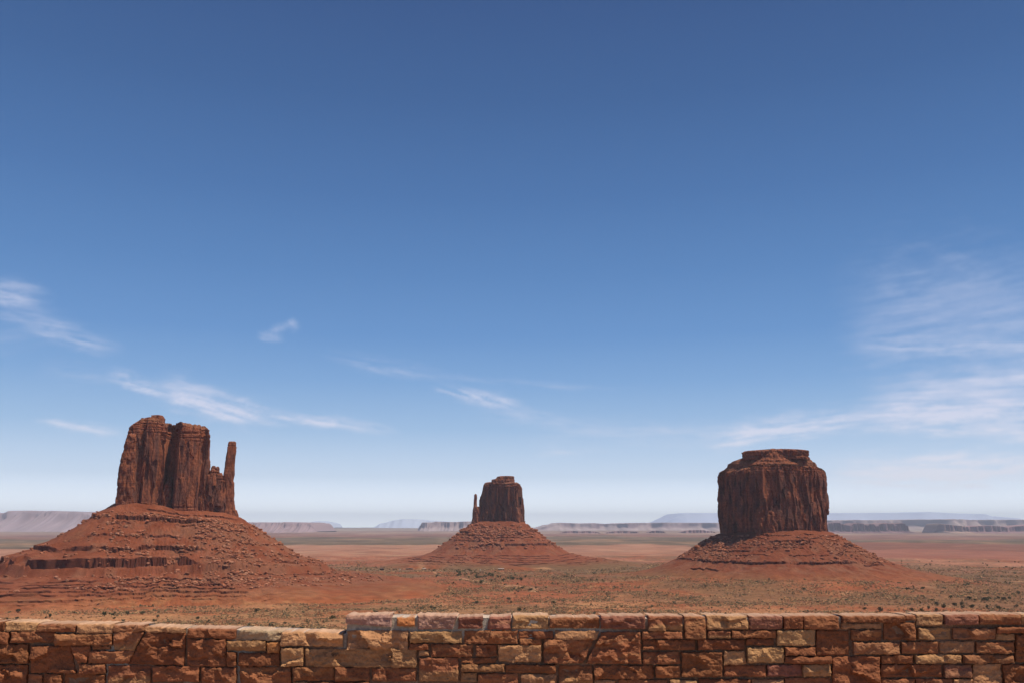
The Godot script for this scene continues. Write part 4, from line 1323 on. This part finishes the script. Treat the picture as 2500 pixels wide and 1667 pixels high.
func stone_wall() -> void:
	wall = base("wall", Vector3.ZERO)
	tag(wall, "low terrace wall of rough red and tan sandstone blocks in the foreground", "wall")
	# mortar core with recessed joints: the top follows the coping and steps up
	var topl := [[-4.2, 1.098], [-2.787, 1.079], [-1.6, 1.054], [-0.90, 1.030], [-0.893, 1.118], [1.0, 1.108], [2.79, 1.126], [4.2, 1.136]]
	var P := PackedVector3Array()
	var C := PackedColorArray()
	var nc := 900
	var ys := [0.0]
	for k in 20: ys.append(0.03 + k * 0.03)
	for k in 34: ys.append(0.64 + k * 0.0145)
	var nr := ys.size() + 5
	for r in nr:
		for c in nc:
			var x := lerpf(-4.2, 4.2, float(c) / (nc - 1))
			var yt := keyed(topl, x) - 0.004
			var y := yt
			var z := -5.006
			if r < ys.size():
				y = minf(ys[r], yt - 0.006)
				z = -5.006 + 0.004 * b3(x * 26.0, y * 26.0, 1.0)
			else:
				var back: float = [0.006, 0.03, 0.12, 0.21, 0.215][r - ys.size()]
				z = -5.0 - back
				y = yt + 0.003 * b3(x * 14.0, back * 14.0, 6.0) - 0.004 - [0.003, 0.0, 0.0, 0.004, 1.2][r - ys.size()]
			# old grey mortar near the patched coping, brown earth-stained joints below
			var m := 0.55 * b3(x * 3.0, y * 5.0, 8.0)
			var patch := smoothstep(-1.0, -0.85, x) * (1.0 - smoothstep(0.35, 0.75, x)) * smoothstep(yt - 0.125, yt - 0.085, y + 0.02 * b3(x * 9.0, y * 9.0, 2.0))
			var fresh := maxf(patch, maxf(smoothstep(yt - 0.06, yt - 0.01, y) * 0.8, smoothstep(0.25, 0.45, b3(x * 2.2 + 3.0, y * 1.2, 12.0)) * (1.0 - smoothstep(-1.2, 0.0, x))))
			if patch > 0.3 and r < ys.size(): z += 0.003 * patch + 0.007 * patch * (1.0 - smoothstep(yt - 0.118, yt - 0.078, y))
			var col := Color(0.30, 0.185, 0.12).lerp(Color(0.57, 0.50, 0.40), clampf(fresh + 0.1 * m, 0.0, 1.0))
			if r >= ys.size(): col = Color(0.62, 0.50, 0.42)
			col = col * (1.0 + 0.25 * b3(x * 40.0, y * 40.0, z * 40.0))
			col.a = 1.0
			P.append(Vector3(x, y, z))
			C.append(col)
	obj("mortar", grid(P, C, nr, nc, false, false), M.mortar, wall)
	_st(-2811, 1083, -2755, 1083, -2750, 1037, -2805, 1037, "Rc")
	_st(-2751, 1079, -2575, 1077, -2587, 1034, -2745, 1038, "Tc")
	_st(-2569, 1071, -2360, 1069, -2362, 1034, -2581, 1036, "Rc")
	_st(-2355, 1068, -2168, 1068, -2165, 1026, -2351, 1026, "Tc")
	_st(-2162, 1064, -1997, 1064, -1995, 1035, -2159, 1035, "Bc")
	_st(-1989, 1056, -1771, 1050, -1776, 1028, -1990, 1031, "Tc")
	_st(-2805, 1032, -2725, 1032, -2718, 971, -2797, 971, "R")
	_st(-2709, 1032, -2481, 1032, -2475, 978, -2703, 978, "R")
	_st(-2466, 1022, -2168, 1022, -2163, 963, -2460, 963, "R")
	_st(-2159, 1034, -1992, 1031, -2041, 935, -2148, 937, "M")
	_st(-1978, 1031, -1772, 1028, -1767, 862, -2071, 865, "R")
	_st(-2797, 967, -2613, 967, -2602, 871, -2786, 871, "R")
	_st(-2596, 961, -2394, 958, -2344, 821, -2587, 821, "R")
	_st(-2382, 959, -2281, 959, -2287, 873, -2338, 873, "R")
	_st(-2265, 958, -2172, 958, -2171, 941, -2264, 941, "R")
	_st(-2281, 935, -2033, 933, -2073, 869, -2281, 871, "R")
	_st(-2331, 865, -2189, 865, -2185, 817, -2326, 817, "R")
	_st(-2784, 862, -2609, 862, -2596, 744, -2770, 744, "R")
	_st(-2598, 815, -2523, 815, -2515, 744, -2590, 744, "M")
	_st(-2513, 815, -2417, 815, -2409, 744, -2505, 744, "R")
	_st(-2407, 815, -2186, 815, -2180, 744, -2400, 744, "R")
	_st(-2173, 858, -1946, 858, -1936, 744, -2162, 744, "M")
	_st(-1930, 855, -1683, 855, -1677, 778, -1924, 778, "R")
	_st(-1929, 744, -1676, 744, -1676, 744, -1929, 744, "T")
	_st(-1750, 1049, -1496, 1043, -1499, 995, -1755, 1001, "Rc")
	_st(-1476, 1041, -1247, 1033, -1256, 988, -1500, 990, "Wc")
	_st(-1243, 1031, -915, 1025, -914, 958, -1247, 963, "Tc")
	_st(-1758, 992, -1548, 992, -1539, 856, -1748, 856, "R")
	_st(-1537, 984, -1331, 984, -1329, 935, -1534, 935, "T")
	_st(-1323, 978, -1256, 978, -1253, 924, -1320, 924, "O")
	_st(-1536, 927, -1486, 927, -1482, 858, -1531, 858, "R")
	_st(-1474, 922, -1257, 922, -1253, 858, -1470, 858, "R")
	_st(-1244, 950, -1126, 950, -1121, 858, -1239, 858, "T")
	_st(-1115, 944, -514, 944, -512, 851, -1111, 851, "T")
	_st(-1667, 849, -1481, 849, -1475, 744, -1659, 744, "R")
	_st(-1463, 852, -1190, 852, -1184, 744, -1457, 744, "R")
	_st(-1174, 852, -959, 852, -956, 783, -1171, 783, "R")
	_st(-947, 849, -767, 849, -765, 782, -944, 782, "R")
	_st(-1172, 776, -1096, 776, -1094, 744, -1171, 744, "T")
	_st(-1086, 776, -765, 776, -764, 744, -1084, 744, "R")
	_st(-1667, 744, -1471, 744, -1471, 744, -1667, 744, "R")
	_st(-896, 1118, -652, 1117, -655, 1058, -896, 1077, "Pc")
	_st(-626, 1104, -530, 1104, -529, 1062, -625, 1062, "Oc")
	_st(-515, 1117, -299, 1111, -320, 1047, -509, 1049, "Pc")
	_st(-291, 1108, -160, 1108, -159, 1051, -291, 1051, "Vc")
	_st(-124, 1107, -6, 1110, -4, 1047, -136, 1047, "Vc")
	_st(2, 1114, 198, 1114, 197, 1047, 2, 1047, "Tc")
	_st(-892, 1038, -563, 1038, -560, 943, -889, 943, "T")
	_st(-553, 1034, -273, 1034, -272, 977, -551, 977, "T")
	_st(-259, 1038, 29, 1038, 29, 973, -258, 973, "R")
	_st(-553, 971, -452, 971, -452, 941, -552, 941, "R")
	_st(-434, 967, -212, 967, -212, 903, -433, 903, "R")
	_st(-193, 966, -84, 966, -83, 907, -192, 907, "R")
	_st(-74, 964, 157, 964, 156, 879, -73, 879, "T")
	_st(-501, 935, -449, 935, -449, 911, -500, 911, "T")
	_st(-498, 898, -291, 898, -289, 782, -496, 782, "M")
	_st(-275, 898, -83, 898, -83, 872, -275, 872, "R")
	_st(-273, 865, -42, 865, -42, 830, -272, 830, "B")
	_st(-36, 862, 235, 862, 235, 823, -36, 823, "R")
	_st(-274, 819, -191, 819, -191, 778, -274, 778, "T")
	_st(-181, 817, 30, 817, 30, 744, -181, 744, "R")
	_st(-753, 845, -515, 845, -513, 782, -751, 782, "R")
	_st(-862, 744, -681, 744, -681, 744, -862, 744, "R")
	_st(-669, 744, -560, 744, -560, 744, -669, 744, "R")
	_st(-548, 744, -434, 744, -434, 744, -548, 744, "R")
	_st(-422, 744, -285, 744, -285, 744, -422, 744, "T")
	_st(-273, 744, -191, 744, -191, 744, -273, 744, "R")
	_st(204, 1104, 473, 1104, 472, 1053, 203, 1053, "Rc")
	_st(483, 1112, 724, 1112, 722, 1049, 481, 1049, "Vc")
	_st(744, 1112, 925, 1112, 922, 1039, 742, 1039, "Mc")
	_st(939, 1110, 1049, 1110, 1044, 998, 935, 998, "Rc")
	_st(36, 1034, 221, 1034, 221, 1000, 36, 1000, "R")
	_st(233, 1037, 473, 1037, 453, 995, 229, 994, "T")
	_st(42, 996, 159, 996, 159, 967, 42, 967, "R")
	_st(174, 993, 441, 993, 383, 873, 172, 875, "R")
	_st(487, 1032, 694, 1032, 692, 869, 399, 870, "R")
	_st(706, 1034, 920, 1034, 919, 998, 705, 998, "R")
	_st(710, 990, 989, 990, 987, 941, 709, 941, "R")
	_st(708, 928, 906, 928, 904, 868, 707, 868, "R")
	_st(253, 858, 432, 858, 430, 744, 252, 744, "M")
	_st(443, 858, 761, 858, 759, 791, 442, 791, "R")
	_st(770, 858, 903, 858, 901, 799, 768, 799, "R")
	_st(917, 928, 1132, 928, 1126, 804, 912, 804, "R")
	_st(48, 815, 237, 815, 236, 744, 47, 744, "T")
	_st(445, 785, 553, 785, 552, 744, 444, 744, "T")
	_st(572, 784, 832, 784, 830, 744, 571, 744, "R")
	_st(846, 786, 986, 786, 984, 744, 844, 744, "T")
	_st(1060, 1112, 1281, 1112, 1277, 1047, 1057, 1047, "Tc")
	_st(1292, 1112, 1470, 1112, 1466, 1047, 1288, 1047, "Vc")
	_st(1478, 1112, 1578, 1112, 1574, 1049, 1474, 1049, "Rc")
	_st(1587, 1112, 1773, 1112, 1768, 1047, 1582, 1047, "Rc")
	_st(1792, 1113, 2134, 1113, 2131, 1083, 1790, 1083, "Rc")
	_st(1064, 1037, 1181, 1037, 1180, 1001, 1063, 1001, "M")
	_st(1192, 1039, 1430, 1039, 1428, 1003, 1190, 1003, "R")
	_st(1436, 1041, 1641, 1041, 1635, 962, 1431, 962, "T")
	_st(1652, 1039, 1829, 1039, 1819, 913, 1643, 913, "R")
	_st(1005, 992, 1258, 992, 1256, 941, 1002, 941, "R")
	_st(1267, 997, 1419, 997, 1417, 964, 1265, 964, "R")
	_st(1144, 933, 1259, 933, 1256, 866, 1141, 866, "T")
	_st(1270, 952, 1466, 952, 1461, 875, 1266, 875, "T")
	_st(1474, 953, 1634, 953, 1632, 915, 1472, 915, "R")
	_st(1470, 906, 1716, 906, 1714, 871, 1468, 871, "R")
	_st(1144, 858, 1362, 858, 1358, 804, 1141, 804, "R")
	_st(1373, 862, 1559, 862, 1555, 806, 1369, 806, "V")
	_st(1564, 865, 1713, 865, 1709, 807, 1560, 807, "T")
	_st(1728, 906, 1977, 906, 1963, 744, 1716, 744, "R")
	_st(1003, 789, 1275, 789, 1273, 744, 1001, 744, "R")
	_st(1289, 788, 1454, 788, 1451, 744, 1286, 744, "T")
	_st(1466, 793, 1710, 793, 1706, 744, 1463, 744, "M")
	_st(1790, 1076, 2003, 1076, 2001, 1049, 1788, 1049, "T")
	_st(1841, 1041, 2004, 1041, 2000, 988, 1837, 988, "R")
	_st(2139, 1116, 2194, 1116, 2192, 1091, 2137, 1091, "Rc")
	_st(2022, 1081, 2189, 1081, 2180, 992, 2014, 992, "R")
	_st(2203, 1118, 2342, 1118, 2337, 1066, 2198, 1066, "Tc")
	_st(2351, 1121, 2531, 1121, 2526, 1070, 2346, 1070, "Vc")
	_st(2540, 1121, 2765, 1121, 2759, 1072, 2535, 1072, "Rc")
	_st(2774, 1118, 2890, 1118, 2884, 1072, 2769, 1072, "Tc")
	_st(2202, 1052, 2385, 1052, 2379, 994, 2197, 994, "T")
	_st(2395, 1050, 2621, 1050, 2615, 994, 2390, 994, "B")
	_st(2627, 1057, 2882, 1057, 2879, 1027, 2623, 1027, "R")
	_st(2628, 1019, 2723, 1019, 2720, 990, 2624, 990, "T")
	_st(2730, 1019, 2878, 1019, 2861, 879, 2714, 879, "R")
	_st(1846, 977, 2096, 977, 2090, 917, 1841, 917, "B")
	_st(2107, 981, 2306, 981, 2300, 920, 2102, 920, "R")
	_st(2317, 981, 2497, 981, 2491, 924, 2311, 924, "T")
	_st(2511, 979, 2716, 979, 2710, 924, 2505, 924, "R")
	_st(1989, 912, 2159, 912, 2155, 871, 1986, 871, "R")
	_st(2173, 914, 2420, 914, 2416, 873, 2169, 873, "T")
	_st(2431, 914, 2701, 914, 2696, 873, 2427, 873, "B")
	_st(1985, 863, 2314, 863, 2308, 801, 1980, 801, "R")
	_st(2323, 863, 2468, 863, 2462, 801, 2317, 801, "V")
	_st(2481, 864, 2636, 864, 2622, 744, 2468, 744, "T")
	_st(2647, 864, 2859, 864, 2844, 744, 2633, 744, "R")
	_st(1979, 791, 2158, 791, 2153, 744, 1975, 744, "R")
	_st(2215, 791, 2358, 791, 2354, 744, 2210, 744, "R")
	_st(2365, 791, 2467, 791, 2461, 744, 2360, 744, "T")
	_st(2167, 791, 2209, 791, 2204, 744, 2162, 744, "R")
	# the same coursing carries on past both ends of the view
	var R := RandomNumberGenerator.new()
	R.seed = 61
	for side in [-1.0, 1.0]:
		var y: float = keyed(topl, side * 3.2)
		var first := true
		while y > 0.79:
			var hh := R.randf_range(0.055, 0.10)
			var x := 2.86
			while x < 3.9:
				var ww := R.randf_range(0.12, 0.34)
				var xa: float = side * x * 1000.0
				var xb: float = side * (x + ww - 0.012) * 1000.0
				var l := minf(xa, xb)
				var rr := maxf(xa, xb)
				_st(l, y * 1000.0, rr, y * 1000.0, rr, (y - hh + 0.011) * 1000.0, l, (y - hh + 0.011) * 1000.0, ["R", "R", "T", "V", "B"][R.randi_range(0, 4)] + ("c" if first else ""))
				x += ww
			y -= hh
			first = false
	# broad footing courses below
	stone_step = 0.02
	var yy := 0.748
	while yy > 0.10:
		var hh := R.randf_range(0.125, 0.165)
		var x := -3.9 + R.randf() * 0.2
		while x < 3.8:
			var ww := R.randf_range(0.30, 0.58)
			_st(x * 1000.0, yy * 1000.0, (x + ww - 0.012) * 1000.0, yy * 1000.0, (x + ww - 0.012) * 1000.0, (yy - hh + 0.012) * 1000.0, x * 1000.0, (yy - hh + 0.012) * 1000.0, ["R", "R", "T", "V", "B", "M"][R.randi_range(0, 5)])
			x += ww
		yy -= hh

func terrace() -> void:
	var m := BoxMesh.new()
	m.size = Vector3(26, 3.2, 16.2)
	var o := obj("terrace", m, M.paving)
	o.position = Vector3(0, -1.602, 3.0)
	tag(o, "paved viewing terrace behind the stone wall", "", "", "structure")

# ---------------------------------------------------------------- the scene
func _ready() -> void:
	var cam := Camera3D.new()
	cam.name = "camera"
	cam.position = Vector3(0, 1.6, 0)
	cam.rotation_degrees = Vector3(11.7456, 0, 0)
	cam.fov = 42.365
	cam.near = 0.1
	cam.far = 120000.0
	add_child(cam)
	var env := Environment.new()
	env.background_mode = Environment.BG_SKY
	var sky := Sky.new()
	var pm := PanoramaSkyMaterial.new()
	pm.panorama = make_sky()
	sky.sky_material = pm
	env.sky = sky
	env.tonemap_mode = Environment.TONE_MAPPER_LINEAR
	env.tonemap_exposure = 1.0
	env.sdfgi_enabled = true
	env.ssao_enabled = true
	env.ssil_enabled = true
	env.fog_enabled = true
	env.fog_density = 0.000026
	env.fog_light_color = Color(0.87, 0.915, 1.0)
	var we := WorldEnvironment.new()
	we.name = "world_environment"
	we.environment = env
	add_child(we)
	var sun := DirectionalLight3D.new()
	sun.name = "sun"
	sun.light_energy = 1.6
	sun.light_color = Color(1.0, 0.945, 0.85)
	sun.light_angular_distance = 0.53
	sun.shadow_enabled = true
	add_child(sun)
	# the sun stands high, to the right and a little behind the viewer
	sun.look_at_from_position(Vector3(0.39, 0.90, 0.11) * 100.0, Vector3.ZERO, Vector3.UP)

	setup_noise()
	var grain := noise_tex(0.012, Color(0.80, 0.80, 0.80), Color(1, 1, 1), 512, 6, 4)
	var coarse := noise_tex(0.02, Color(0.55, 0.53, 0.52), Color(1, 1, 1), 512, 6, 8)
	var bump := height_tex(0.02, 512, 6, 5)
	M.cliff = mat(0.95, coarse, Vector3(0.03, 0.012, 0.03), bump, 55.0)
	M.talus = mat(0.97, coarse, Vector3(0.05, 0.05, 0.05), bump, 40.0)
	M.soil = mat(0.97, coarse, Vector3(0.02, 0.02, 0.02))
	M.mesa = mat(0.97, null, Vector3.ONE)
	M.stone = mat(0.92, grain, Vector3(4, 4, 4), height_tex(0.03, 512, 6, 15), 0.35)
	M.mortar = mat(0.95, grain, Vector3(6, 6, 6), bump, 0.3)
	M.rubble = mat(0.95, null, Vector3.ONE)
	M.boulder = mat(0.95, grain, Vector3(0.2, 0.2, 0.2))
	M.boulder.vertex_color_use_as_albedo = false
	M.boulder.albedo_color = Color(0.29, 0.105, 0.058).linear_to_srgb()
	M.brush = mat(0.9, null, Vector3.ONE)
	for k in [["leaf_dark", Color(0.040, 0.044, 0.020)], ["leaf_mid", Color(0.060, 0.060, 0.028)], ["leaf_grey", Color(0.085, 0.075, 0.042)], ["leaf_green", Color(0.055, 0.066, 0.026)], ["bark", Color(0.12, 0.08, 0.05)], ["dark", Color(0.03, 0.025, 0.025)], ["shed", Color(0.16, 0.09, 0.07)], ["shed_roof", Color(0.2, 0.13, 0.11)], ["pale_roof", Color(0.5, 0.42, 0.38)], ["white", Color(0.75, 0.75, 0.74)], ["paving", Color(0.38, 0.27, 0.21)]]:
		var m := mat(0.9, grain if k[0] in ["paving", "shed"] else null, Vector3(1, 1, 1))
		m.vertex_color_use_as_albedo = str(k[0]).begins_with("leaf")
		m.albedo_color = k[1].linear_to_srgb()
		M[k[0]] = m

	make_ground()
	terrace()
	far_country()
	left_butte_and_others()
	stone_wall()
	settlement()
	plants()

func left_butte_and_others() -> void:
	for i in 3: rocks.append(rock_mesh(i, 5))
	for i in 4: big_rocks.append(rock_mesh(10 + i, 9))
	left_butte()
	right_butte()
	middle_butte()
